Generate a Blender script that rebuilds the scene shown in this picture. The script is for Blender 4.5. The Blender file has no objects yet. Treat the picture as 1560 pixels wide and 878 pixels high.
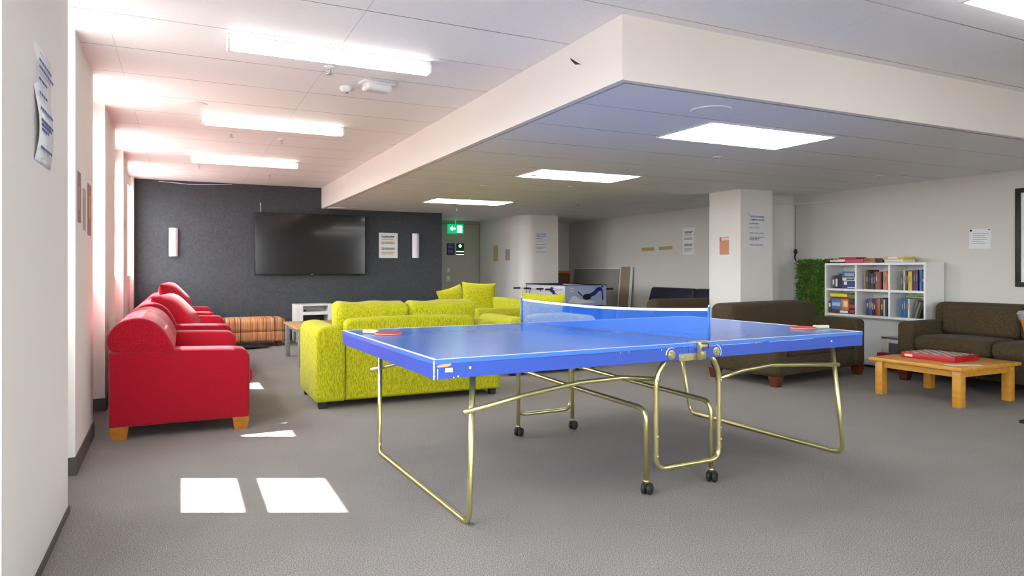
import bpy, bmesh, math, random
from mathutils import Vector, Matrix, Euler
random.seed(7)
PI = math.pi
S = bpy.context.scene
COL = S.collection

# ------------------------------------------------------------------ camera, sky, sun, exposure
TH = 0.4506
cam_d = bpy.data.cameras.new('camera')
cam_d.sensor_width = 36.0
cam_d.lens = 36.0 * 1041.4 / 1560.0
cam_d.shift_y = -29.0 / 1560.0
cam_d.clip_start = 0.05
cam = bpy.data.objects.new('camera', cam_d)
COL.objects.link(cam)
cam.location = (0, 0, 1.135)
cam.rotation_euler = (PI / 2, 0, -TH)
S.camera = cam

w = bpy.data.worlds.new('sky')
S.world = w
w.use_nodes = True
bg = w.node_tree.nodes['Background']
bg.inputs[0].default_value = (0.93, 0.97, 1.0, 1)
bg.inputs[1].default_value = 1.0
_N, _L = w.node_tree.nodes, w.node_tree.links
_tc = _N.new('ShaderNodeTexCoord'); _sx = _N.new('ShaderNodeSeparateXYZ')
_L.new(_tc.outputs['Generated'], _sx.inputs[0])
_r = _N.new('ShaderNodeValToRGB')          # bright hazy sky above, sunlit ground below the horizon
_mr = _N.new('ShaderNodeMapRange'); _mr.inputs['From Min'].default_value = -1; _mr.inputs['From Max'].default_value = 1
_L.new(_sx.outputs[2], _mr.inputs['Value']); _L.new(_mr.outputs[0], _r.inputs['Fac'])
_r.color_ramp.elements[0].position = 0.485; _r.color_ramp.elements[0].color = (0.26, 0.25, 0.24, 1)
_r.color_ramp.elements[1].position = 0.515; _r.color_ramp.elements[1].color = (0.93, 0.97, 1.0, 1)
_sc = _N.new('ShaderNodeVectorMath'); _sc.operation = 'SCALE'; _sc.inputs['Scale'].default_value = 6.5
_L.new(_r.outputs['Color'], _sc.inputs[0]); _L.new(_sc.outputs[0], bg.inputs[0])

sun_d = bpy.data.lights.new('sun', 'SUN')
sun_d.energy = 11.0
sun_d.angle = math.radians(0.5)
sun_d.color = (1.0, 0.96, 0.9)
sun = bpy.data.objects.new('sun', sun_d)
COL.objects.link(sun)
sun.location = (-8, 6, 9)
sun.rotation_euler = Vector((1, -0.48, -1.58)).to_track_quat('-Z', 'Y').to_euler()

S.view_settings.view_transform = 'Standard'
S.view_settings.look = 'None'
S.view_settings.gamma = 1.0
S.view_settings.use_curve_mapping = False
S.view_settings.exposure = 1.55
LAMP = 3.2          # brightness of the ceiling lamps

# ------------------------------------------------------------------ materials
def srgb(r, g, b):
    f = lambda c: (c / 255 / 12.92) if c / 255 <= 0.04045 else ((c / 255 + 0.055) / 1.055) ** 2.4
    return (f(r), f(g), f(b), 1)

def new_mat(name):
    m = bpy.data.materials.new(name)
    m.use_nodes = True
    nt = m.node_tree
    return m, nt, nt.nodes['Principled BSDF']

def plain(name, c, rough=0.5, metal=0.0, spec=0.5, var=0.0, scale=8.0, bump=0.0, bscale=60.0, coat=0.0):
    m, nt, p = new_mat(name)
    p.inputs['Base Color'].default_value = c
    p.inputs['Roughness'].default_value = rough
    p.inputs['Metallic'].default_value = metal
    p.inputs['Specular IOR Level'].default_value = spec
    p.inputs['Coat Weight'].default_value = coat; p.inputs['Coat Roughness'].default_value = 0.06
    tc = nt.nodes.new('ShaderNodeTexCoord')
    if var > 0:
        n = nt.nodes.new('ShaderNodeTexNoise'); n.inputs['Scale'].default_value = scale
        n.inputs['Detail'].default_value = 4
        nt.links.new(tc.outputs['Object'], n.inputs['Vector'])
        mx = nt.nodes.new('ShaderNodeMix'); mx.data_type = 'RGBA'
        mx.inputs[6].default_value = tuple(x * (1 - var) for x in c[:3]) + (1,)
        mx.inputs[7].default_value = tuple(min(1, x * (1 + var)) for x in c[:3]) + (1,)
        nt.links.new(n.outputs['Fac'], mx.inputs[0])
        nt.links.new(mx.outputs[2], p.inputs['Base Color'])
    if bump > 0:
        n2 = nt.nodes.new('ShaderNodeTexNoise'); n2.inputs['Scale'].default_value = bscale
        nt.links.new(tc.outputs['Object'], n2.inputs['Vector'])
        b = nt.nodes.new('ShaderNodeBump'); b.inputs['Strength'].default_value = bump
        b.inputs['Distance'].default_value = 0.01
        nt.links.new(n2.outputs['Fac'], b.inputs['Height'])
        nt.links.new(b.outputs['Normal'], p.inputs['Normal'])
    return m

def fabric(name, c, c2, scale=(120, 120, 120), bump=0.5, rough=0.95, sheen=0.3, low=0.42, high=0.58):
    """woven cloth: a stretched noise picks between two thread colours and raises the threads"""
    m, nt, p = new_mat(name)
    p.inputs['Roughness'].default_value = rough
    p.inputs['Specular IOR Level'].default_value = 0.2
    p.inputs['Sheen Weight'].default_value = sheen
    p.inputs['Sheen Roughness'].default_value = 0.5
    tc = nt.nodes.new('ShaderNodeTexCoord')
    mp = nt.nodes.new('ShaderNodeMapping'); mp.inputs['Scale'].default_value = scale
    nt.links.new(tc.outputs['Object'], mp.inputs['Vector'])
    n = nt.nodes.new('ShaderNodeTexNoise'); n.inputs['Scale'].default_value = 1.0
    n.inputs['Detail'].default_value = 3
    nt.links.new(mp.outputs[0], n.inputs['Vector'])
    r = nt.nodes.new('ShaderNodeValToRGB')
    r.color_ramp.elements[0].position = low; r.color_ramp.elements[0].color = c2
    r.color_ramp.elements[1].position = high; r.color_ramp.elements[1].color = c
    nt.links.new(n.outputs['Fac'], r.inputs['Fac'])
    nt.links.new(r.outputs['Color'], p.inputs['Base Color'])
    b = nt.nodes.new('ShaderNodeBump'); b.inputs['Strength'].default_value = bump
    b.inputs['Distance'].default_value = 0.004
    nt.links.new(n.outputs['Fac'], b.inputs['Height'])
    nt.links.new(b.outputs['Normal'], p.inputs['Normal'])
    return m

def emit(name, c, s):
    m, nt, p = new_mat(name)
    p.inputs['Base Color'].default_value = c
    p.inputs['Emission Color'].default_value = c
    p.inputs['Emission Strength'].default_value = s
    return m

def ceiling_mat(name, c, a0, b0):
    m, nt, p = new_mat(name)
    p.inputs['Roughness'].default_value = 0.6
    p.inputs['Specular IOR Level'].default_value = 0.3
    N, L = nt.nodes, nt.links
    tc = N.new('ShaderNodeTexCoord'); sx = N.new('ShaderNodeSeparateXYZ')
    L.new(tc.outputs['Object'], sx.inputs[0])
    def line(out, off, pitch, half):
        a = N.new('ShaderNodeMath'); a.operation = 'SUBTRACT'; a.inputs[1].default_value = off
        L.new(out, a.inputs[0])
        b = N.new('ShaderNodeMath'); b.operation = 'PINGPONG'; b.inputs[1].default_value = pitch / 2
        L.new(a.outputs[0], b.inputs[0])
        d = N.new('ShaderNodeMath'); d.operation = 'LESS_THAN'; d.inputs[1].default_value = half
        L.new(b.outputs[0], d.inputs[0])
        return d.outputs[0]
    l1 = line(sx.outputs[1], b0, 0.6, 0.0042)
    l2 = line(sx.outputs[0], a0, 1.2, 0.0022)
    half = N.new('ShaderNodeMath'); half.operation = 'MULTIPLY'; half.inputs[1].default_value = 0.45; L.new(l2, half.inputs[0])
    mx = N.new('ShaderNodeMath'); mx.operation = 'MAXIMUM'
    L.new(l1, mx.inputs[0]); L.new(half.outputs[0], mx.inputs[1])
    nz = N.new('ShaderNodeTexNoise'); nz.inputs['Scale'].default_value = 1.3; nz.inputs['Detail'].default_value = 3
    L.new(tc.outputs['Object'], nz.inputs['Vector'])
    mr = N.new('ShaderNodeMapRange'); mr.inputs['From Min'].default_value = 0.35; mr.inputs['From Max'].default_value = 0.65
    mr.inputs['To Min'].default_value = 0.35; mr.inputs['To Max'].default_value = 1.0
    L.new(nz.outputs['Fac'], mr.inputs['Value'])
    ml = N.new('ShaderNodeMath'); ml.operation = 'MULTIPLY'
    L.new(mx.outputs[0], ml.inputs[0]); L.new(mr.outputs[0], ml.inputs[1])
    fine = N.new('ShaderNodeTexNoise'); fine.inputs['Scale'].default_value = 160
    L.new(tc.outputs['Object'], fine.inputs['Vector'])
    r = N.new('ShaderNodeValToRGB')
    r.color_ramp.elements[0].position = 0.3; r.color_ramp.elements[0].color = tuple(x * 0.93 for x in c[:3]) + (1,)
    r.color_ramp.elements[1].position = 0.6; r.color_ramp.elements[1].color = c
    L.new(fine.outputs['Fac'], r.inputs['Fac'])
    mix = N.new('ShaderNodeMix'); mix.data_type = 'RGBA'
    L.new(ml.outputs[0], mix.inputs[0]); L.new(r.outputs[0], mix.inputs[6])
    mix.inputs[7].default_value = srgb(110, 104, 98)
    L.new(mix.outputs[2], p.inputs['Base Color'])
    return m

def carpet_mat():
    m, nt, p = new_mat('carpet')
    N, L = nt.nodes, nt.links
    p.inputs['Roughness'].default_value = 0.97; p.inputs['Specular IOR Level'].default_value = 0.1
    tc = N.new('ShaderNodeTexCoord')
    n = N.new('ShaderNodeTexNoise'); n.inputs['Scale'].default_value = 230; n.inputs['Detail'].default_value = 3
    L.new(tc.outputs['Object'], n.inputs['Vector'])
    r = N.new('ShaderNodeValToRGB')
    r.color_ramp.elements[0].position = 0.36; r.color_ramp.elements[0].color = srgb(100, 96, 93)
    r.color_ramp.elements[1].position = 0.64; r.color_ramp.elements[1].color = srgb(168, 163, 159)
    L.new(n.outputs['Fac'], r.inputs['Fac'])
    n2 = N.new('ShaderNodeTexNoise'); n2.inputs['Scale'].default_value = 2.5; n2.inputs['Detail'].default_value = 5
    L.new(tc.outputs['Object'], n2.inputs['Vector'])
    mr = N.new('ShaderNodeMapRange'); mr.inputs['To Min'].default_value = 0.88; mr.inputs['To Max'].default_value = 1.12
    L.new(n2.outputs['Fac'], mr.inputs['Value'])
    vm = N.new('ShaderNodeVectorMath'); vm.operation = 'SCALE'
    L.new(r.outputs[0], vm.inputs[0]); L.new(mr.outputs[0], vm.inputs['Scale'])
    L.new(vm.outputs[0], p.inputs['Base Color'])
    b = N.new('ShaderNodeBump'); b.inputs['Strength'].default_value = 0.25; b.inputs['Distance'].default_value = 0.004
    L.new(n.outputs['Fac'], b.inputs['Height']); L.new(b.outputs['Normal'], p.inputs['Normal'])
    return m

def darkwall_mat():
    m, nt, p = new_mat('charcoal_wallpaper')
    N, L = nt.nodes, nt.links
    p.inputs['Roughness'].default_value = 0.75; p.inputs['Specular IOR Level'].default_value = 0.35
    tc = N.new('ShaderNodeTexCoord')
    n = N.new('ShaderNodeTexNoise'); n.inputs['Scale'].default_value = 7; n.inputs['Detail'].default_value = 2
    n.inputs['Distortion'].default_value = 3.5
    L.new(tc.outputs['Object'], n.inputs['Vector'])
    r = N.new('ShaderNodeValToRGB')
    r.color_ramp.elements[0].position = 0.42; r.color_ramp.elements[0].color = srgb(62, 66, 71)
    r.color_ramp.elements[1].position = 0.58; r.color_ramp.elements[1].color = srgb(69, 73, 78)
    L.new(n.outputs['Fac'], r.inputs['Fac']); L.new(r.outputs[0], p.inputs['Base Color'])
    b = N.new('ShaderNodeBump'); b.inputs['Strength'].default_value = 0.35; b.inputs['Distance'].default_value = 0.01
    L.new(n.outputs['Fac'], b.inputs['Height']); L.new(b.outputs['Normal'], p.inputs['Normal'])
    return m

def stripe_mat():
    m, nt, p = new_mat('striped_cloth')
    N, L = nt.nodes, nt.links
    p.inputs['Roughness'].default_value = 0.9
    tc = N.new('ShaderNodeTexCoord'); mp = N.new('ShaderNodeMapping'); mp.inputs['Scale'].default_value = (34, 0.3, 0.3)
    L.new(tc.outputs['Object'], mp.inputs['Vector'])
    n = N.new('ShaderNodeTexNoise'); n.inputs['Scale'].default_value = 1.0; n.inputs['Detail'].default_value = 2
    L.new(mp.outputs[0], n.inputs['Vector'])
    r = N.new('ShaderNodeValToRGB'); r.color_ramp.interpolation = 'CONSTANT'
    e = r.color_ramp.elements
    e[0].position = 0; e[0].color = srgb(110, 60, 55)
    e[1].position = 0.40; e[1].color = srgb(196, 122, 84)
    for pos, c in ((0.46, srgb(210, 160, 96)), (0.50, srgb(178, 92, 78)), (0.54, srgb(214, 170, 110)), (0.6, srgb(150, 110, 80)), (0.66, srgb(205, 120, 90))):
        k = e.new(pos); k.color = c
    L.new(n.outputs['Fac'], r.inputs['Fac']); L.new(r.outputs[0], p.inputs['Base Color'])
    return m

def wood_mat(name, c, c2, scale=(3, 30, 30), rough=0.4):
    m = fabric(name, c, c2, scale=scale, bump=0.05, rough=rough, sheen=0.0, low=0.3, high=0.7)
    m.node_tree.nodes['Principled BSDF'].inputs['Specular IOR Level'].default_value = 0.5
    return m

def glass_mat():
    m = bpy.data.materials.new('window_glass'); m.use_nodes = True
    nt = m.node_tree; nt.nodes.clear()
    o = nt.nodes.new('ShaderNodeOutputMaterial'); t = nt.nodes.new('ShaderNodeBsdfTransparent')
    g = nt.nodes.new('ShaderNodeBsdfGlossy'); g.inputs['Roughness'].default_value = 0.02
    mx = nt.nodes.new('ShaderNodeMixShader'); mx.inputs[0].default_value = 0.04
    nt.links.new(t.outputs[0], mx.inputs[1]); nt.links.new(g.outputs[0], mx.inputs[2])
    nt.links.new(mx.outputs[0], o.inputs[0])
    return m

def net_mat():
    m = bpy.data.materials.new('blue_net'); m.use_nodes = True
    nt = m.node_tree; nt.nodes.clear()
    o = nt.nodes.new('ShaderNodeOutputMaterial'); t = nt.nodes.new('ShaderNodeBsdfTransparent')
    g = nt.nodes.new('ShaderNodeBsdfDiffuse'); g.inputs['Color'].default_value = srgb(52, 120, 225)
    mx = nt.nodes.new('ShaderNodeMixShader'); mx.inputs[0].default_value = 0.5
    nt.links.new(t.outputs[0], mx.inputs[1]); nt.links.new(g.outputs[0], mx.inputs[2])
    nt.links.new(mx.outputs[0], o.inputs[0])
    return m

M = {}
M['wall'] = plain('white_paint', srgb(228, 225, 220), 0.75, var=0.02, scale=2)
M['soffit'] = plain('cream_paint', srgb(232, 226, 220), 0.7, var=0.015, scale=2)
M['ceil'] = ceiling_mat('ceiling_tile', srgb(243, 241, 240), 2.05, 2.86)
M['ceil2'] = ceiling_mat('lower_ceiling_tile', srgb(238, 238, 239), 2.0, 2.86)
M['carpet'] = carpet_mat()
M['dark'] = darkwall_mat()
M['base'] = plain('dark_skirting', srgb(88, 82, 78), 0.9, bump=0.2)
M['base_black'] = plain('black_skirting', srgb(38, 36, 38), 0.7)
M['frame'] = plain('window_frame_paint', srgb(235, 235, 235), 0.4)
M['glass'] = glass_mat()
M['red'] = fabric('red_cloth', srgb(186, 14, 42), srgb(132, 5, 26), (300, 300, 300), 0.5, sheen=0.22)
M['red_dark'] = plain('red_piping', srgb(135, 12, 34), 0.9)
M['green'] = fabric('lime_cloth', srgb(200, 200, 36), srgb(158, 156, 22), (240, 240, 40), 0.4, sheen=0.1)
M['brown'] = fabric('brown_cord', srgb(84, 72, 52), srgb(58, 48, 34), (300, 300, 60), 0.4, sheen=0.05)
M['navy'] = plain('navy_vinyl', srgb(30, 32, 46), 0.5, bump=0.1)
M['stripe'] = stripe_mat()
M['amber'] = wood_mat('amber_wood', srgb(186, 122, 30), srgb(160, 98, 20), rough=0.4)
M['leg_brown'] = wood_mat('red_brown_wood', srgb(104, 54, 26), srgb(78, 36, 16), rough=0.4)
M['pine'] = wood_mat('golden_pine', srgb(214, 158, 62), srgb(196, 134, 44), (22, 3, 22), rough=0.35)
M['oak'] = wood_mat('oak_veneer', srgb(196, 160, 108), srgb(178, 140, 90), (3, 25, 25), rough=0.4)
M['orange_wood'] = wood_mat('orange_wood', srgb(188, 112, 40), srgb(160, 88, 28))
M['steel'] = plain('grey_steel', srgb(140, 144, 146), 0.5, metal=0.2)
M['black'] = plain('black_plastic', srgb(22, 22, 24), 0.5)
M['foot'] = plain('black_foot', srgb(30, 28, 30), 0.6)
M['blue'] = plain('blue_lacquer', srgb(70, 124, 212), 0.2, var=0.06, scale=5, spec=0.6)
M['blue_side'] = plain('blue_rail_paint', srgb(52, 84, 182), 0.4, var=0.05, scale=6)
M['line'] = plain('white_line', srgb(226, 232, 246), 0.4)
M['zinc'] = plain('yellow_zinc_tube', srgb(206, 198, 140), 0.28, metal=0.9, var=0.10, scale=5)
M['galv'] = plain('galvanised_steel', srgb(178, 170, 124), 0.35, metal=0.8, var=0.1, scale=20)
M['silver'] = plain('silver_metal', srgb(205, 205, 208), 0.3, metal=0.8)
M['net'] = net_mat()
M['net_post'] = plain('blue_net_post', srgb(40, 110, 215), 0.4)
M['rubber_red'] = plain('red_rubber', srgb(196, 44, 62), 0.55)
M['blade'] = plain('ply_blade', srgb(205, 165, 120), 0.5)
M['handle'] = plain('pale_wood_handle', srgb(206, 200, 160), 0.5)
M['white_lam'] = plain('white_laminate', srgb(228, 228, 226), 0.4)
M['screen'] = plain('tv_glass', srgb(14, 15, 18), 0.12, spec=0.5, coat=0.3)
M['bezel'] = plain('tv_bezel', srgb(20, 20, 22), 0.35)
M['sconce'] = plain('frosted_sconce', srgb(226, 224, 232), 0.5)
M['paper'] = plain('white_paper', srgb(226, 228, 230), 0.7)
M['ink'] = plain('grey_ink', srgb(92, 94, 100), 0.8)
M['ink_blue'] = plain('blue_ink', srgb(62, 88, 150), 0.8)
M['ink_red'] = plain('red_ink', srgb(170, 70, 70), 0.8)
M['orange_print'] = plain('orange_print', srgb(212, 150, 118), 0.8, var=0.08, scale=30)
M['beige_print'] = plain('beige_print', srgb(196, 172, 132), 0.8, var=0.12, scale=30)
M['yellow_print'] = plain('yellow_print', srgb(232, 208, 150), 0.8)
M['pink_print'] = plain('pink_print', srgb(236, 200, 184), 0.8)
M['blue_print'] = plain('pale_blue_print', srgb(178, 190, 214), 0.8)
M['brown_print'] = plain('brown_print', srgb(150, 120, 112), 0.8, var=0.35, scale=25)
M['grey_print'] = plain('grey_print', srgb(165, 160, 160), 0.8, var=0.2, scale=25)
M['tape'] = plain('tan_tape', srgb(176, 154, 96), 0.7, var=0.06, scale=30)
M['board'] = plain('chipboard', srgb(150, 134, 112), 0.9, var=0.1, scale=30)
M['grey_board'] = plain('grey_board', srgb(150, 148, 142), 0.7)
M['leaf'] = plain('green_leaf', srgb(86, 140, 52), 0.5, var=0.4, scale=18)
M['petal'] = plain('dark_red_petal', srgb(130, 30, 40), 0.6)
M['navy_sign'] = plain('navy_sign', srgb(24, 44, 96), 0.5)
M['green_sign'] = plain('green_sign', srgb(14, 70, 48), 0.5)
M['exit_green'] = emit('exit_green', srgb(10, 150, 95), 0.55)
M['exit_white'] = emit('exit_white', srgb(200, 255, 235), 1.1)
M['switch'] = plain('switch_plastic', srgb(214, 212, 204), 0.4)
M['lamp'] = emit('lamp_diffuser', (1, 0.99, 0.97, 1), LAMP)
M['lamp_tube'] = emit('tube_diffuser', (1, 0.99, 0.97, 1), LAMP * 0.6)
M['housing'] = plain('lamp_housing', srgb(235, 235, 235), 0.4)
M['clear_plastic'] = plain('clear_plastic', srgb(226, 226, 226), 0.2)
M['dirt'] = plain('dark_smudge', srgb(70, 62, 54), 0.9)
M['foos_blue'] = plain('foosball_blue', srgb(30, 40, 130), 0.4)
M['foos_sky'] = plain('foosball_pale_blue', srgb(160, 172, 205), 0.4, var=0.1, scale=6)
M['foos_white'] = plain('foosball_white', srgb(214, 214, 220), 0.4)
M['turf'] = plain('playfield_green', srgb(40, 110, 60), 0.6)
M['chrome'] = plain('chrome_rod', srgb(200, 200, 205), 0.2, metal=1.0)

# ------------------------------------------------------------------ mesh helpers
def bm_new():
    return bmesh.new()

def xf(loc=(0, 0, 0), rot=(0, 0, 0)):
    return Matrix.Translation(loc) @ Euler(rot).to_matrix().to_4x4()

def box(bm, x0, x1, y0, y1, z0, z1, bevel=0.0, seg=2, mat=None):
    t = bmesh.new()
    bmesh.ops.create_cube(t, size=1)
    for v in t.verts:
        v.co = Vector(((x0 + x1) / 2 + v.co.x * (x1 - x0), (y0 + y1) / 2 + v.co.y * (y1 - y0), (z0 + z1) / 2 + v.co.z * (z1 - z0)))
    if bevel > 0:
        bmesh.ops.bevel(t, geom=t.edges[:], offset=bevel, segments=seg, profile=0.5, affect='EDGES')
    merge(bm, t, mat)

def merge(bm, t, mat=None):
    if mat is not None:
        bmesh.ops.transform(t, matrix=mat, verts=t.verts)
    me = bpy.data.meshes.new('t'); t.to_mesh(me); t.free()
    bm.from_mesh(me); bpy.data.meshes.remove(me)

def rbox(bm, size, center, r, k=4, m=6, puff=(0, 0, 0), rot=(0, 0, 0), wob=0.0):
    """box with rounded edges (radius r) whose faces swell by puff"""
    h = [s / 2 for s in size]
    r = min(r, min(h) * 0.999)
    axes = []
    for a in range(3):
        l = [-h[a] + r * math.sin(PI / 4 * 0) + r * (1 - math.cos(0)) * 0]
        l = []
        for i in range(k):
            l.append(-h[a] + r - r * math.tan(PI / 4 * (1 - i / k)))
        for i in range(m + 1):
            l.append(-h[a] + r + (2 * h[a] - 2 * r) * i / m)
        for i in range(1, k + 1):
            l.append(h[a] - r + r * math.tan(PI / 4 * i / k))
        axes.append(l)
    t = bmesh.new(); cache = {}
    def vert(p):
        key = tuple(round(c, 6) for c in p)
        if key in cache: return cache[key]
        inner = Vector([max(-(h[a] - r), min(h[a] - r, p[a])) for a in range(3)])
        d = Vector(p) - inner
        q = inner + d.normalized() * r if d.length > 1e-9 else Vector(p)
        n = d.normalized() if d.length > 1e-9 else Vector((0, 0, 0))
        for a in range(3):
            if puff[a]:
                o = [b for b in range(3) if b != a]
                u, v_ = q[o[0]] / h[o[0]], q[o[1]] / h[o[1]]
                q[a] += n[a] * puff[a] * max(0, 1 - u * u) ** 0.7 * max(0, 1 - v_ * v_) ** 0.7
        if wob:
            q += n * wob * (math.sin(q.x * 17 + q.y * 9) * math.sin(q.z * 14 + q.x * 5 + 1) )
        cache[key] = t.verts.new(q)
        return cache[key]
    for a in range(3):
        o = [b for b in range(3) if b != a]
        for sgn in (-1, 1):
            A, B = axes[o[0]], axes[o[1]]
            for i in range(len(A) - 1):
                for j in range(len(B) - 1):
                    q = []
                    for (ii, jj) in ((i, j), (i + 1, j), (i + 1, j + 1), (i, j + 1)):
                        p = [0, 0, 0]; p[a] = sgn * h[a]; p[o[0]] = A[ii]; p[o[1]] = B[jj]
                        q.append(vert(p))
                    if len(set(q)) < 3: continue
                    try: t.faces.new(q)
                    except ValueError: pass
    bmesh.ops.recalc_face_normals(t, faces=t.faces)
    merge(bm, t, xf(center, rot))

def fillet(pts, r, n=6):
    pts = [Vector(p) for p in pts]
    out = [pts[0]]
    for i in range(1, len(pts) - 1):
        a, b, c = pts[i - 1], pts[i], pts[i + 1]
        u, v = (a - b), (c - b)
        rr = min(r, u.length * 0.49, v.length * 0.49)
        p, q = b + u.normalized() * rr, b + v.normalized() * rr
        for k in range(n + 1):
            s = k / n
            out.append(p * (1 - s) ** 2 + b * 2 * s * (1 - s) + q * s ** 2)
    out.append(pts[-1])
    return out

def tube(bm, pts, r, seg=12, closed=False):
    pts = [Vector(p) for p in pts]
    n = len(pts)
    rings = []
    prev = None
    for i, p in enumerate(pts):
        if closed:
            t = (pts[(i + 1) % n] - pts[i - 1]).normalized()
        else:
            t = (pts[min(i + 1, n - 1)] - pts[max(i - 1, 0)]).normalized()
        if prev is None:
            up = Vector((0, 0, 1)) if abs(t.z) < 0.9 else Vector((1, 0, 0))
            x = t.cross(up).normalized()
        else:
            x = (prev - t * prev.dot(t)).normalized()
        prev = x
        y = t.cross(x)
        rr = r[i] if isinstance(r, (list, tuple)) else r
        rings.append([bm.verts.new(p + (x * math.cos(2 * PI * k / seg) + y * math.sin(2 * PI * k / seg)) * rr) for k in range(seg)])
    m = n if closed else n - 1
    for i in range(m):
        A, B = rings[i], rings[(i + 1) % n]
        for k in range(seg):
            bm.faces.new((A[k], A[(k + 1) % seg], B[(k + 1) % seg], B[k]))
    if not closed:
        bm.faces.new(rings[0][::-1]); bm.faces.new(rings[-1])

def cyl(bm, p, q, r, r2=None, seg=20):
    tube(bm, [p, q], [r, r if r2 is None else r2], seg)

def lathe(bm, prof, center=(0, 0, 0), seg=24, rot=(0, 0, 0)):
    t = bmesh.new(); rings = []
    for (rr, z) in prof:
        rings.append([t.verts.new((rr * math.cos(2 * PI * k / seg), rr * math.sin(2 * PI * k / seg), z)) for k in range(seg)])
    for A, B in zip(rings, rings[1:]):
        for k in range(seg):
            t.faces.new((A[k], A[(k + 1) % seg], B[(k + 1) % seg], B[k]))
    t.faces.new(rings[0][::-1]); t.faces.new(rings[-1])
    bmesh.ops.remove_doubles(t, verts=t.verts, dist=1e-5)
    bmesh.ops.recalc_face_normals(t, faces=t.faces)
    merge(bm, t, xf(center, rot))

def prism(bm, poly, axis, lo, hi, bevel=0.0, seg=3, mat=None):
    """polygon extruded along an axis; poly in the two other axes (in order)"""
    t = bmesh.new()
    o = [a for a in range(3) if a != axis]
    def mk(s):
        vs = []
        for p in poly:
            c = [0, 0, 0]; c[axis] = s; c[o[0]] = p[0]; c[o[1]] = p[1]
            vs.append(t.verts.new(c))
        return vs
    A, B = mk(lo), mk(hi)
    fa = t.faces.new(A); fb = t.faces.new(B[::-1])
    n = len(poly)
    for i in range(n):
        t.faces.new((A[i], B[i], B[(i + 1) % n], A[(i + 1) % n]))
    bmesh.ops.recalc_face_normals(t, faces=t.faces)
    if bevel > 0:
        es = list(set(list(fa.edges) + list(fb.edges)))
        bmesh.ops.bevel(t, geom=es, offset=bevel, segments=seg, profile=0.5, affect='EDGES')
    merge(bm, t, mat)

def arc(cx, cy, r, a0, a1, n=6):
    return [(cx + r * math.cos(math.radians(a0 + (a1 - a0) * i / n)), cy + r * math.sin(math.radians(a0 + (a1 - a0) * i / n))) for i in range(n + 1)]

def pillow(bm, wx, hz, t, loc=(0, 0, 0), rot=(0, 0, 0), pinch=0.08, n=14, dent=0.0):
    b = bmesh.new(); cache = {}
    for side in (-1, 1):
        g = {}
        for i in range(n + 1):
            for j in range(n + 1):
                u = -1 + 2 * i / n; v = -1 + 2 * j / n
                u_ = math.sin(u * PI / 2); v_ = math.sin(v * PI / 2)
                x = u_ * wx / 2 * (1 - pinch * (1 - v_ * v_)); z = v_ * hz / 2 * (1 - pinch * (1 - u_ * u_))
                th = t / 2 * (max(0, 1 - u_ ** 4) * max(0, 1 - v_ ** 4)) ** 0.5
                th += dent * math.sin(u_ * 5 + v_ * 3) * (1 - u_ * u_) * (1 - v_ * v_)
                edge = i in (0, n) or j in (0, n)
                if edge and (i, j) in cache: g[i, j] = cache[i, j]; continue
                vv = b.verts.new((x, side * (0 if edge else th), z))
                g[i, j] = vv
                if edge: cache[i, j] = vv
        for i in range(n):
            for j in range(n):
                b.faces.new((g[i, j], g[i + 1, j], g[i + 1, j + 1], g[i, j + 1]))
    bmesh.ops.recalc_face_normals(b, faces=b.faces)
    merge(bm, b, xf(loc, rot))

def obj(name, bm, mat, parent=None, smooth=True, label=None, angle=40):
    me = bpy.data.meshes.new(name)
    if smooth:
        for f in bm.faces: f.smooth = True
        lim = math.radians(angle)
        for e in bm.edges:
            if len(e.link_faces) == 2 and e.calc_face_angle(0) > lim: e.smooth = False
    bm.to_mesh(me); bm.free()
    o = bpy.data.objects.new(name, me)
    if mat is not None: me.materials.append(M[mat] if isinstance(mat, str) else mat)
    COL.objects.link(o)
    if parent: o.parent = parent
    if label: o['label'] = label
    return o

def thing(name, label, cat, loc=(0, 0, 0), rotz=0.0, group=None):
    o = bpy.data.objects.new(name, None)
    COL.objects.link(o)
    o.location = loc; o.rotation_euler = (0, 0, rotz)
    o.empty_display_size = 0.1
    o['label'] = label; o['category'] = cat
    if group: o['group'] = group
    return o

def struct(name, bm, mat, smooth=False):
    o = obj(name, bm, mat, None, smooth)
    o['kind'] = 'structure'
    return o

def sbox(name, mat, *a, **k):
    bm = bm_new(); box(bm, *a, **k)
    return struct(name, bm, mat)

def copy_tree(o, parent=None):
    c = o.copy(); COL.objects.link(c)
    if parent: c.parent = parent
    for ch in list(o.children): copy_tree(ch, c)
    return c

def word_bars(bm, x0, x1, z, h, y=-0.0006, seed=0, fill=0.9):
    """a line of print too small to read in the photo: word-length dashes"""
    rnd = random.Random(seed)
    x = x0
    end = x0 + (x1 - x0) * fill
    while x < end - 0.004:
        wd = min(rnd.uniform(2.0, 6.0) * h, end - x)
        box(bm, x, x + wd, y - 0.0004, y, z - h / 2, z + h / 2)
        x += wd + h * 0.8

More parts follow.
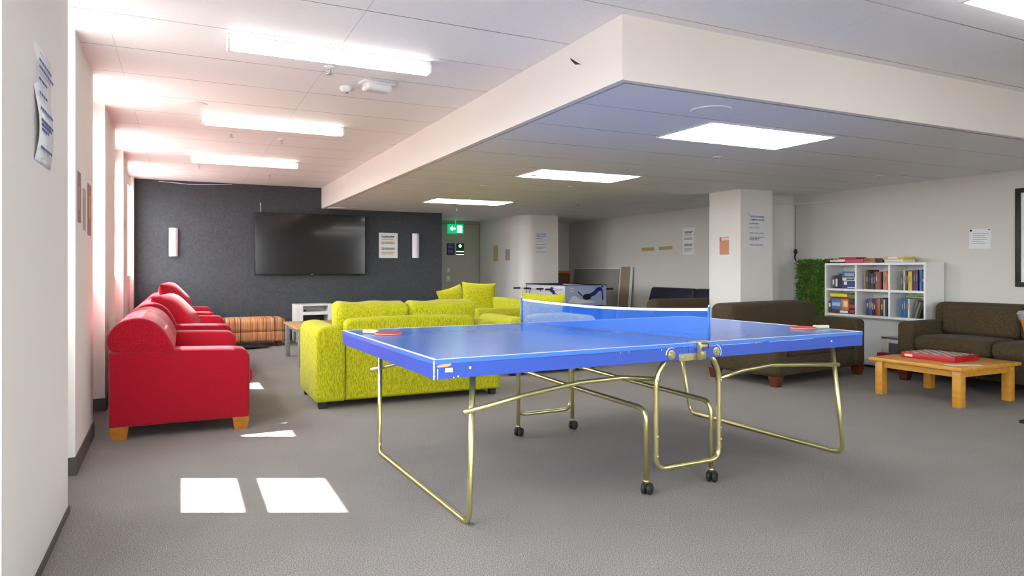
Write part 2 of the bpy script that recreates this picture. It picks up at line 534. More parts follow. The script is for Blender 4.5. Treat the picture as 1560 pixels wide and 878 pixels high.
def text_into(bm, s, size, x, z, y=-0.0012, width=None, bold=0.0):
    cu = bpy.data.curves.new('txt', 'FONT'); cu.body = s; cu.size = size; cu.extrude = 0.0004; cu.offset = bold
    cu.resolution_u = 2
    ob = bpy.data.objects.new('txt', cu); COL.objects.link(ob)
    dg = bpy.context.evaluated_depsgraph_get()
    me = bpy.data.meshes.new_from_object(ob.evaluated_get(dg))
    bpy.data.objects.remove(ob)
    t = bmesh.new(); t.from_mesh(me); bpy.data.meshes.remove(me)
    if len(t.verts):
        xs = [v.co.x for v in t.verts]
        sc = 1.0
        if width: sc = width / (max(xs) - min(xs))
        for v in t.verts: v.co.x = (v.co.x - min(xs)) * sc
        bmesh.ops.transform(t, matrix=Matrix.Translation((x, y, z)) @ Matrix.Rotation(PI / 2, 4, 'X'), verts=t.verts)
    merge(bm, t)

# ------------------------------------------------------------------ room shell
Z1, Z2 = 2.453, 2.114
BW = 11.35      # charcoal back wall
RW = 7.45       # right-hand wall
SA, SB = 2.05, 2.93   # corner of the dropped ceiling
FB = -2.6
sbox('floor', 'carpet', -1.0, RW + 0.2, FB, 13.3, -0.12, 0)
bm = bm_new()
box(bm, -0.76, RW + 0.2, FB - 0.15, 13.3, Z1, Z1 + 0.1)
struct('ceiling', bm, 'ceil')
bm = bm_new()
box(bm, SA + 0.04, RW + 0.2, SB + 0.04, 13.3, Z2 + 0.001, Z2 + 0.1)
struct('ceiling_lower', bm, 'ceil2')
bm = bm_new()
prism(bm, [(SA, BW), (SA, SB), (RW, SB), (RW, SB + 0.04), (SA + 0.04, SB + 0.04), (SA + 0.04, BW)], 2, Z2, Z1 + 0.002)
struct('trim_1', bm, 'soffit')
# thin shadow-gap bead under the edge of the dropped ceiling
bm = bm_new()
box(bm, SA + 0.04, SA + 0.05, SB + 0.04, BW, Z2 - 0.003, Z2 + 0.001); box(bm, SA + 0.04, RW, SB + 0.04, SB + 0.05, Z2 - 0.003, Z2 + 0.001)
struct('trim_2', bm, 'grey_board')
sbox('wall_back', 'dark', -0.85, 4.12, BW, BW + 0.12, 0, Z1)
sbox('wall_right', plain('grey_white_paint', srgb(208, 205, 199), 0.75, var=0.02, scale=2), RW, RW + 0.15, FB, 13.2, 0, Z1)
bm = bm_new()     # wall behind the camera, with two windows added to light the soffit
WS, WH = 0.6, 2.38
ADDED_WIN = [(0.0, 2.15), (6.2, 7.3)]
prev = -0.76
for x0, x1 in ADDED_WIN:
    box(bm, prev, x0, FB - 0.15, FB, 0, Z1)
    box(bm, x0, x1, FB - 0.15, FB, 0, WS); box(bm, x0, x1, FB - 0.15, FB, WH, Z1)
    prev = x1
box(bm, prev, RW, FB - 0.15, FB, 0, Z1)
struct('wall_front', bm, 'wall')
for i, (x0, x1) in enumerate(ADDED_WIN):
    bm = bm_new()
    for x in (x0, (x0 + x1) / 2 - 0.025, x1 - 0.05): box(bm, x, x + 0.05, FB - 0.10, FB - 0.05, WS, WH)
    box(bm, x0, x1, FB - 0.10, FB - 0.05, WS, WS + 0.04); box(bm, x0, x1, FB - 0.10, FB - 0.05, WH - 0.04, WH)
    fr = struct('window_%d' % (i + 7), bm, 'frame')  # unseen window, put in as a light source for the soffit front
    for s_ in (0, 1):
        h0 = x0 + 0.05 if s_ == 0 else (x0 + x1) / 2 + 0.025
        bm = bm_new(); box(bm, h0, h0 + (x1 - x0) / 2 - 0.075, FB - 0.078, FB - 0.073, WS + 0.04, WH - 0.04); obj('glass_pane', bm, 'glass', fr, False)
    pd = bpy.data.lights.new('daylight_portal', 'AREA'); pd.shape = 'RECTANGLE'
    pd.size = x1 - x0; pd.size_y = WH - WS; pd.cycles.is_portal = True
    po = bpy.data.objects.new('daylight_portal', pd); COL.objects.link(po)
    po.location = ((x0 + x1) / 2, FB - 0.17, (WS + WH) / 2); po.rotation_euler = (PI / 2, 0, 0)
sbox('wall_corridor_left', 'wall', 4.0, 4.12, BW + 0.12, 13.0, 0, Z2 + 0.001)
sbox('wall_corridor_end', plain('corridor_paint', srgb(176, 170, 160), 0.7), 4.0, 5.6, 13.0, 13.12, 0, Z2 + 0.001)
sbox('wall_nook', 'wall', 6.27, RW, 12.6, 12.75, 0, Z2 + 0.001)
# rounded pillar at the corridor mouth
bm = bm_new()
poly = arc(5.55 + 0.22, 11.0 + 0.22, 0.22, 180, 270, 12) + [(6.27, 11.0), (6.27, 13.1), (5.55, 13.1)]
prism(bm, poly, 2, 0, Z2 + 0.001)
struct('wall_pillar', bm, 'wall', True)
# square column, and the wall stub behind it
sbox('wall_column', 'wall', 6.15, 6.68, 6.30, 6.85, 0, Z2 + 0.001)
sbox('wall_stub', 'wall', 6.95, RW, 6.66, 6.80, 0, Z2 + 0.001)

# left wall: pilasters between deep windows
def face_a(b): return -0.525 - 0.013 * (b - 4.4)
piers = [(-2.6, -0.6, -0.475), (0.45, 1.25, -0.475), (2.46, 3.765, -0.475), (4.43, 5.40, None), (6.35, 7.45, None), (8.75, 9.6, None), (11.1, BW, None)]
for i, (b0, b1, a) in enumerate(piers):
    bm = bm_new()
    a0 = a if a is not None else face_a(b0); a1 = a if a is not None else face_a(b1)
    prism(bm, [(-0.66, b0), (a0, b0), (a1, b1), (-0.66, b1)], 2, 0, Z1)
    struct('wall_left_pier_%d' % (i + 1), bm, 'wall')
    bm = bm_new()
    prism(bm, [(-0.66, b0 - 0.008), (a0 + 0.008, b0 - 0.008), (a1 + 0.008, min(b1 + 0.008, BW - .001)), (-0.66, min(b1 + 0.008, BW - .001))], 2, 0, 0.03 if i < 3 else 0.10)
    struct('baseboard_left_%d' % (i + 1), bm, 'base' if i < 5 else 'base_black')
gaps = [(-0.75, 0.6), (1.1, 2.6), (3.66, 4.62), (5.3, 6.45), (7.35, 8.85), (9.5, 11.2)]
SILL, HEAD = 1.043, 2.30
bm = bm_new()
prev = FB
for g0, g1 in gaps:
    box(bm, -0.76, -0.66, prev, g0, 0, Z1)
    box(bm, -0.76, -0.66, g0, g1, 0, SILL); box(bm, -0.76, -0.66, g0, g1, HEAD, Z1)
    prev = g1
box(bm, -0.76, -0.66, prev, BW, 0, Z1)
struct('wall_left', bm, 'wall')
bm = bm_new()
for g0, g1 in gaps[1:]: box(bm, -0.66, -0.648, g0 + 0.14, g1 - 0.14, 0, 0.10)
struct('baseboard_left', bm, 'base_black')
for i, (g0, g1) in enumerate(gaps):
    bm = bm_new()
    f = 0.035
    for (b0, b1) in ((g0, g0 + f), (g1 - f, g1)): box(bm, -0.735, -0.695, b0, b1, SILL, HEAD)
    box(bm, -0.735, -0.695, g0, g1, SILL, SILL + 0.012); box(bm, -0.735, -0.695, g0, g1, HEAD - 0.012, HEAD)
    box(bm, -0.72, -0.70, g0 + f, g1 - f, 1.56, 1.69)
    fr = struct('window_%d' % (i + 1), bm, 'frame')
    bm = bm_new()
    box(bm, -0.712, -0.708, g0 + f, g1 - f, SILL + 0.01, 1.56); box(bm, -0.712, -0.708, g0 + f, g1 - f, 1.69, HEAD - 0.01)
    obj('glass_pane', bm, 'glass', fr, False)
    pd = bpy.data.lights.new('daylight_portal', 'AREA'); pd.shape = 'RECTANGLE'
    pd.size = HEAD - SILL; pd.size_y = g1 - g0; pd.cycles.is_portal = True
    po = bpy.data.objects.new('daylight_portal', pd); COL.objects.link(po)
    po.location = (-0.78, (g0 + g1) / 2, (SILL + HEAD) / 2); po.rotation_euler = (0, -PI / 2, 0)

# ------------------------------------------------------------------ skirting
bm = bm_new(); box(bm, -0.5, 4.12, BW - 0.012, BW, 0, 0.1); struct('baseboard_back', bm, 'base_black')
bm = bm_new(); box(bm, RW - 0.012, RW, FB, 6.66, 0, 0.09); struct('baseboard_right', bm, 'base')

# ------------------------------------------------------------------ ceiling lamps
def batten(a, b, label):
    t = thing('batten_light', label, 'ceiling light', (a, b, Z1), 0, 'fluorescent battens on the high ceiling')
    bm = bm_new(); box(bm, -0.6, 0.6, -0.03, 0.03, -0.028, -0.0005, 0.004); obj('housing', bm, 'housing', t)
    bm = bm_new(); rbox(bm, (1.17, 0.085, 0.05), (0, 0, -0.053), 0.018, 3, 1); obj('diffuser', bm, 'lamp_tube', t)
    for s in (-1, 1):
        bm = bm_new(); rbox(bm, (0.02, 0.092, 0.058), (s * 0.592, 0, -0.053), 0.008, 2, 1); obj('end_cap', bm, 'housing', t)
batten(0.83, 4.16, 'glowing fluorescent batten on high ceiling nearest the camera, left of the soffit')
batten(0.76, 6.42, 'middle of the three fluorescent battens running away towards the dark wall')
batten(0.70, 8.75, 'farthest fluorescent batten on high ceiling, closest to the dark wall')
batten(3.86, 1.92, 'fluorescent batten cut by the top right corner of the view')
batten(0.83, 1.80, 'added fluorescent batten above the camera, left of the view')  # out of frame, added because the room needs more light
batten(3.86, -0.6, 'added fluorescent batten behind the camera')  # also unseen, added as extra room light
def panel(a0, b0, label):
    t = thing('panel_light', label, 'ceiling light', (a0 + 0.6, b0 + 0.3, Z2), 0, 'flush light panels in the low ceiling')
    bm = bm_new()
    for (x0, x1, y0, y1) in ((-0.6, 0.6, -0.3, -0.285), (-0.6, 0.6, 0.285, 0.3), (-0.6, -0.585, -0.285, 0.285), (0.585, 0.6, -0.285, 0.285)):
        box(bm, x0, x1, y0, y1, -0.006, -0.0005)
    obj('frame', bm, 'housing', t)
    bm = bm_new(); box(bm, -0.585, 0.585, -0.285, 0.285, -0.004, -0.0005); obj('diffuser', bm, 'lamp', t)
panel(3.17, 3.50, 'large glowing light panel in low ceiling nearest the soffit corner')
panel(3.17, 5.88, 'glowing light panel, middle of the three in the low ceiling')
panel(3.17, 8.96, 'small far glowing light panel nearest the dark wall and exit sign')

# ------------------------------------------------------------------ ceiling fittings
def sprinkler(a, b, z, label, r=0.035):
    t = thing('sprinkler_head', label, 'sprinkler', (a, b, z), 0, 'ceiling sprinklers')
    bm = bm_new(); lathe(bm, [(0, -0.0005), (r, -0.0005), (r * 0.9, -0.006), (0.012, -0.012), (0.0, -0.012)], seg=20); obj('escutcheon', bm, 'housing', t)
    bm = bm_new()
    cyl(bm, (0, 0, -0.01), (0, 0, -0.035), 0.008, 0.006, 10)
    for s in (-1, 1): tube(bm, [(s * 0.007, 0, -0.012), (s * 0.014, 0, -0.028), (0, 0, -0.045)], 0.0025, 6)
    lathe(bm, [(0, -0.044), (0.02, -0.044), (0.018, -0.048), (0, -0.048)], seg=16)
    obj('deflector', bm, 'silver', t)
sprinkler(4.2, 4.58, Z2, 'sprinkler just behind the nearest low-ceiling light panel')
sprinkler(4.15, 6.98, Z2, 'sprinkler just behind the middle low-ceiling light panel')
sprinkler(4.0, 10.3, Z2, 'sprinkler in low ceiling near the exit sign')
sprinkler(5.3, 8.7, Z2, 'sprinkler on low ceiling before the wall with tape strips')
sprinkler(6.55, 4.75, Z2, 'dark sprinkler on low ceiling above the bookcase')
sprinkler(0.433, 7.12, Z1, 'left sprinkler of the pair behind the middle batten')
sprinkler(0.916, 7.26, Z1, 'right sprinkler of the pair behind the middle batten, with grubby rose')
sprinkler(0.2, 9.5, Z1, 'sprinkler left of the farthest batten')
sprinkler(1.1, 9.98, Z1, 'small sprinkler in front of the dark wall')
sprinkler(0.87, 4.53, Z1, 'sprinkler just behind the nearest batten')
t = thing('emergency_light', 'clear plastic emergency light bowl on high ceiling behind nearest batten', 'emergency light', (1.25, 4.78, Z1), 0.15)
bm = bm_new(); box(bm, -0.12, 0.12, -0.055, 0.055, -0.012, -0.0005, 0.004); obj('base_plate', bm, 'housing', t)
bm = bm_new(); rbox(bm, (0.20, 0.12, 0.055), (0, 0, -0.036), 0.027, 5, 2); obj('lens', bm, 'clear_plastic', t)
t = thing('detector', 'small white detector with grey lens beside the emergency light bowl', 'detector', (1.08, 4.98, Z1))
bm = bm_new(); lathe(bm, [(0, -0.0005), (0.05, -0.0005), (0.048, -0.02), (0.03, -0.035), (0, -0.035)]); obj('body', bm, 'housing', t)
bm = bm_new(); lathe(bm, [(0, -0.034), (0.012, -0.034), (0.009, -0.045), (0, -0.047)]); obj('lens', bm, 'steel', t)
t = thing('ceiling_vent', 'flush round white speaker grille in low ceiling behind the soffit corner', 'vent', (2.93, 3.25, Z2))
bm = bm_new(); lathe(bm, [(0.10, -0.0005), (0.125, -0.0005), (0.122, -0.007), (0.102, -0.007)], seg=40); obj('rim', bm, 'housing', t)
bm = bm_new(); lathe(bm, [(0, -0.0005), (0.10, -0.0005), (0.10, -0.004), (0, -0.004)], seg=40); obj('grille', bm, 'ceil2', t)
for (a, b, l) in ((3.3, 6.3, 'small flat round cap in low ceiling left of middle light panel'), (3.2, 7.35, 'small flat round cap in low ceiling between middle and far light panels')):
    t = thing('ceiling_disc', l, 'ceiling cap', (a, b, Z2))
    bm = bm_new(); lathe(bm, [(0, -0.0005), (0.05, -0.0005), (0.046, -0.006), (0, -0.006)]); obj('cap', bm, 'housing', t)
bm = bm_new(); lathe(bm, [(0, -0.0005), (0.09, -0.0005), (0.085, -0.008), (0, -0.008)])
o = obj('ceiling_disc', bm, 'housing'); o.location = (0.1, 6.0, Z1)
o['label'] = 'wide flat round cap on high ceiling near the window pilasters'; o['category'] = 'ceiling cap'

# ------------------------------------------------------------------ table tennis table
TT = thing('table_tennis_table', 'big blue table tennis table on bent tube legs in front', 'table tennis table', (0.9356, 2.6734, 0), 0.035)
L_, W_ = 2.74, 1.525
ZT = 0.76
for (l0, l1, hv) in ((0, 1.3738, 'left'), (1.3742, L_, 'right')):
    bm = bm_new(); box(bm, l0, l1, 0, W_, ZT - 0.020, ZT, 0.0015, 1)
    top = obj('tabletop', bm, 'blue', TT)
    bm = bm_new()
    ws = 0.014
    box(bm, l0, l1, 0, ws, ZT, ZT + 0.0008); box(bm, l0, l1, W_ - ws, W_, ZT, ZT + 0.0008)
    if l0 == 0: box(bm, 0, 0.018, ws, W_ - ws, ZT, ZT + 0.0008)
    else: box(bm, L_ - 0.018, L_, ws, W_ - ws, ZT, ZT + 0.0008)
    obj('boundary_line', bm, 'line', top, False)
    bm = bm_new()
    for (y0, y1) in ((0.002, 0.022), (W_ - 0.022, W_ - 0.002)): box(bm, l0 + 0.002, l1 - 0.002, y0, y1, ZT - 0.082, ZT - 0.0205, 0.001, 1)
    for (x0, x1) in ((l0 + 0.002, l0 + 0.022), (l1 - 0.022, l1 - 0.002)): box(bm, x0, x1, 0.022, W_ - 0.022, ZT - 0.082, ZT - 0.0205, 0.001, 1)
    obj('apron', bm, 'blue_side', TT)
R = 0.0133
def tt(name, paths, mat='zinc', r=R):
    bm = bm_new()
    for p in paths: tube(bm, p, r)
    return obj(name, bm, mat, TT)
# end U-legs
tt('end_leg', [fillet([(0.215, 0.085, 0.70), (0.205, 0.10, R), (0.205, W_ - 0.085, R), (0.215, W_ - 0.085, 0.70)], 0.07)])
tt('end_leg', [fillet([(2.572, 0.085, 0.70), (2.70, 0.10, R), (2.70, W_ - 0.085, R), (2.572, W_ - 0.085, 0.70)], 0.07)])
for s, yy in ((1, 0.085), (-1, W_ - 0.085)):
    # loops hanging from the hinge brackets
    y = yy - s * 0.045
    tt('centre_loop', [fillet([(1.275, y, 0.70), (1.198, y, 0.60), (1.198, y, 0.135), (1.62, y, 0.135), (1.62, y, 0.60), (1.555, y, 0.70)], 0.06)])
    # curved braces
    tt('brace', [[(0.16, yy - s * 0.027, 0.515), (0.45, yy - s * 0.027, 0.565), (0.75, yy - s * 0.027, 0.60), (1.0, yy - s * 0.027, 0.605), (1.235, yy - s * 0.027, 0.58)]], r=0.0115)
    tt('brace', [[(1.62, yy - s * 0.027, 0.55), (1.80, yy - s * 0.027, 0.585), (2.02, yy - s * 0.027, 0.60), (2.3, yy - s * 0.027, 0.585), (2.598, yy - s * 0.027, 0.565)]], r=0.0115)
for x in (1.172, 1.608):
    tt('caster_leg', [fillet([(x, 0.085, 0.055), (x, 0.085, 0.43), (x, 0.62, 0.437), (x, 0.92, 0.443), (x, W_ - 0.085, 0.455), (x, W_ - 0.085, 0.055)], 0.07)])
    for y in (0.085, W_ - 0.085):
        bm = bm_new()
        for d in (-0.015, 0.015):
            lathe(bm, [(0, -0.012), (0.02, -0.012), (0.028, -0.007), (0.030, 0), (0.028, 0.007), (0.02, 0.012), (0, 0.012)], (x + 0.006 - 0.48 * d, y + 0.87 * d, 0.0306), 22, (PI / 2, 0, 0.5))
        box(bm, x - 0.010, x + 0.014, y - 0.008, y + 0.008, 0.03, 0.066, 0.003)
        c = obj('caster', bm, 'foot', TT)
        bm = bm_new(); cyl(bm, (x, y, 0.062), (x, y, 0.074), 0.0145); obj('socket', bm, 'zinc', c)
# bolts on tubes
for (x, z) in ((1.198, 0.58), (1.198, 0.30), (1.198, 0.20), (1.62, 0.55), (1.62, 0.30), (1.62, 0.24), (0.207, 0.523), (2.593, 0.567)):
    bm = bm_new(); lathe(bm, [(0, 0), (0.007, 0), (0.006, 0.004), (0, 0.006)], (x, 0.085 - (0.058 if 1 < x < 2 else 0.013), z), 10, (PI / 2, 0, 0))
    obj('bolt', bm, 'silver', TT)
# hinge bolts, plates on the front apron
for x in (1.262, 1.562):
    bm = bm_new()
    lathe(bm, [(0, 0), (0.024, 0), (0.024, 0.003), (0.017, 0.004), (0.015, 0.008), (0.008, 0.008), (0.006, 0.013), (0, 0.013)], (x, 0.002, 0.706), 24, (PI / 2, 0, 0))
    obj('hinge_bolt', bm, 'galv', TT)
    bm = bm_new()
    tube(bm, [(x + 0.034 * math.cos(a), 0.001, 0.706 + 0.036 * math.sin(a)) for a in [(-0.6 + 0.3 * k) if x > 1.4 else (1.0 + 0.3 * k) for k in range(8)]], 0.0022, 6)
    obj('worn_paint', bm, 'line', TT)
bm = bm_new(); box(bm, 1.312, 1.49, -0.0015, 0.002, 0.672, 0.708, 0.001, 1)
pl = obj('join_plate', bm, 'galv', TT)
for x in (1.33, 1.47):
    bm = bm_new(); rbox(bm, (0.018, 0.004, 0.007), (x, -0.003, 0.692), 0.0018, 2, 1); obj('rivet', bm, 'silver', pl)
# wear on the corner: bare wood, torn sticker, chipped paint, screw heads
bm = bm_new(); prism(bm, [(0.012, 0.733), (0.03, 0.739), (0.075, 0.741), (0.078, 0.735), (0.062, 0.728), (0.02, 0.727)], 1, 0.0, 0.003); obj('bare_wood_chip', bm, 'blade', TT, False, 'bare tan wood chip')
bm = bm_new(); prism(bm, [(0.052, 0.722), (0.085, 0.722), (0.085, 0.704), (0.058, 0.706), (0.055, 0.702), (0.051, 0.708)], 1, 0.0012, 0.0022); obj('torn_sticker', bm, 'paper', TT, False, 'torn white sticker')
bm = bm_new()
rnd = random.Random(3)
for k in range(9):
    z = 0.757 - k * 0.0088
    wd = rnd.uniform(0.003, 0.008)
    prism(bm, [(0.0, z), (wd, z - 0.002), (wd * 0.6, z - 0.007), (0.0, z - 0.009)], 1, -0.0006, 0.003)
    prism(bm, [(0.0, z), (wd * 1.4, z - 0.003), (wd * 0.4, z - 0.007), (0.0, z - 0.009)], 0, -0.0006, 0.003)
box(bm, 0.0165, 0.019, 0.0008, 0.003, 0.679, 0.722)
for (x, z, r_) in ((0.165, 0.717, 0.006), (2.46, 0.717, 0.006), (1.2, 0.735, 0.003), (1.0, 0.737, 0.0025), (0.95, 0.735, 0.002), (1.85, 0.737, 0.003), (1.345, 0.741, 0.003), (2.68, 0.745, 0.006), (0.11, 0.684, 0.004), (0.09, 0.681, 0.003)):
    lathe(bm, [(0, 0), (r_, 0), (r_ * 0.8, 0.0012), (0, 0.0016)], (x, 0.0018, z), 8, (PI / 2, 0, 0))
for (x0, x1, z) in ((1.42, 1.50, 0.737), (1.5, 1.56, 0.738), (1.6, 1.9, 0.7382), (1.95, 2.3, 0.7386)): box(bm, x0, x1, 0.0012, 0.003, z - 0.0008, z + 0.0008)
o = obj('chipped_paint', bm, 'line', TT, False, 'chipped white paint flecks'); o['kind'] = 'stuff'

# net, clamped on slightly askew
NP, FP = Vector((1.535, 0.03, 0)), Vector((1.235, 1.50, 0))
NT = thing('table_tennis_net', 'blue net with white tape clamped across the table tennis table', 'net', TT.matrix_basis @ Vector((1.375, 0.76, ZT)), 0.035)
def nl(v): return Vector(v) - Vector((1.375, 0.76, ZT))
bm = bm_new()
n = 24
def netpt(t, s, zt): 
    sag = -0.022 * math.sin(PI * t) * zt
    return nl(NP.lerp(FP, t) + Vector((0.004 * math.sin(t * 20), 0, ZT + 0.006 + (0.158 + sag / max(zt, 1e-3) * zt) * zt)))
rows = [[bm.verts.new(netpt(i / n, 0, j / 3)) for j in range(4)] for i in range(n + 1)]
for i in range(n):
    for j in range(3): bm.faces.new((rows[i][j], rows[i + 1][j], rows[i + 1][j + 1], rows[i][j + 1]))
obj('mesh', bm, 'net', NT)
bm = bm_new()
A = [netpt(i / n, 0, 1.0) for i in range(n + 1)]
for i in range(n):
    p, q = A[i], A[i + 1]
    for (u, v) in ((p, q),):
        t_ = bmesh.new()
        vs = []
        for pt in (p, q):
            for (dx, dz) in ((-0.004, -0.007), (0.004, -0.007), (0.004, 0.007), (-0.004, 0.007)): vs.append(t_.verts.new(pt + Vector((dx, 0, dz))))
        for k in range(4): t_.faces.new((vs[k], vs[(k + 1) % 4], vs[4 + (k + 1) % 4], vs[4 + k]))
        t_.faces.new(vs[:4][::-1]); t_.faces.new(vs[4:])
        merge(bm, t_)
obj('top_tape', bm, 'line', NT)
for e, P in ((0, NP), (1, FP)):
    s = -1 if e == 0 else 1
    bm = bm_new(); tube(bm, [nl(P + Vector((0, s * 0.004, ZT + 0.001))), nl(P + Vector((0, s * 0.004, ZT + 0.178)))], 0.0075, 12)
    po = obj('post', bm, 'net_post', NT)
    bm = bm_new(); lathe(bm, [(0, 0), (0.004, 0), (0.003, 0.008), (0, 0.01)], nl(P + Vector((0, s * 0.004, ZT + 0.178))), 10); obj('post_tip', bm, 'line', po)
    cx = 1.455 if e == 0 else FP.x - 0.06
    bm = bm_new()
    yo = 0.0 if e == 0 else W_
    y0, y1 = sorted((yo + s * 0.002, yo + s * 0.006))
    p = nl((cx, yo, 0))
    def b2(x0, x1, ya, yb, z0, z1, bv=0.002):
        ya, yb = sorted((ya, yb))
        box(bm, x0 - 1.375, x1 - 1.375, ya - 0.76, yb - 0.76, z0 - ZT, z1 - ZT, bv, 2)
    b2(cx - 0.03, cx + 0.03, yo + s * 0.003, yo + s * 0.009, ZT - 0.085, ZT - 0.045)
    b2(cx - 0.03, cx - 0.022, yo + s * 0.003, yo + s * 0.03, ZT - 0.085, ZT + 0.004)
    b2(cx - 0.03, cx + 0.028, yo - s * 0.05, yo + s * 0.03, ZT + 0.0012, ZT + 0.004, 0.001)
    b2(cx + 0.0, cx + 0.09, yo - s * 0.03, yo - s * 0.015, ZT + 0.0012, ZT + 0.0055, 0.001)
    rbox(bm, (0.046, 0.026, 0.024), nl((cx - 0.002, yo + s * 0.02, ZT - 0.016)), 0.008, 3, 2)
    cl = obj('clamp', bm, 'galv', NT)
    bm = bm_new(); rbox(bm, (0.012, 0.02, 0.024), nl((cx + 0.022, yo + s * 0.021, ZT - 0.016)), 0.004, 3, 1); obj('clamp_knob', bm, 'black', cl)

def bat(label, p_handle, p_tip, z=ZT):
    v = Vector(p_tip) - Vector(p_handle); ang = math.atan2(v.y, v.x)
    t = thing('table_tennis_bat', label, 'bat', (p_handle[0], p_handle[1], z), ang, 'bats left on the table tennis table')
    def outline(sc, dx):
        pts = []
        for k in range(28):
            a = 2 * PI * k / 28
            pts.append((0.172 + dx + 0.078 * sc * math.cos(a), 0.075 * sc * math.sin(a)))
        return pts
    bm = bm_new(); prism(bm, outline(1, 0), 2, 0.004, 0.0095); bl = obj('blade', bm, 'blade', t, False)
    bm = bm_new(); prism(bm, outline(0.985, 0.001), 2, 0.0095, 0.0135, 0.001, 1); obj('rubber', bm, 'rubber_red', t, False, 'red rubber sheet')
    bm = bm_new(); prism(bm, outline(0.985, 0.001), 2, 0.0009, 0.004); obj('rubber', bm, 'rubber_red', t, False)
    bm = bm_new(); rbox(bm, (0.102, 0.028, 0.0225), (0.051, 0, 0.0121), 0.008, 3, 2); obj('handle', bm, 'handle', t)
bat('red bat with pale handle on the far left corner of the blue table', (0.955, 3.96), (1.12, 3.77))
bat('red bat with pale handle near the right end of the blue table', (3.66, 3.00), (3.42, 3.075))

# ------------------------------------------------------------------ sofas
def legs(t, W, D, h, ins, mat, top=0.075, bot=0.055, name='leg'):
    for sx in (-1, 1):
        for sy in (-1, 1):
            bm = bm_new()
            cx, cy = sx * (W / 2 - ins), sy * (D / 2 - ins)
            vs = []
            for (hw, z) in ((bot / 2, 0), (top / 2, h)):
                vs.append([bm.verts.new((cx + dx * hw, cy + dy * hw, z)) for dx, dy in ((-1, -1), (1, -1), (1, 1), (-1, 1))])
            bm.faces.new(vs[0][::-1]); bm.faces.new(vs[1])
            for k in range(4): bm.faces.new((vs[0][k], vs[0][(k + 1) % 4], vs[1][(k + 1) % 4], vs[1][k]))
            obj(name, bm, mat, t, False)

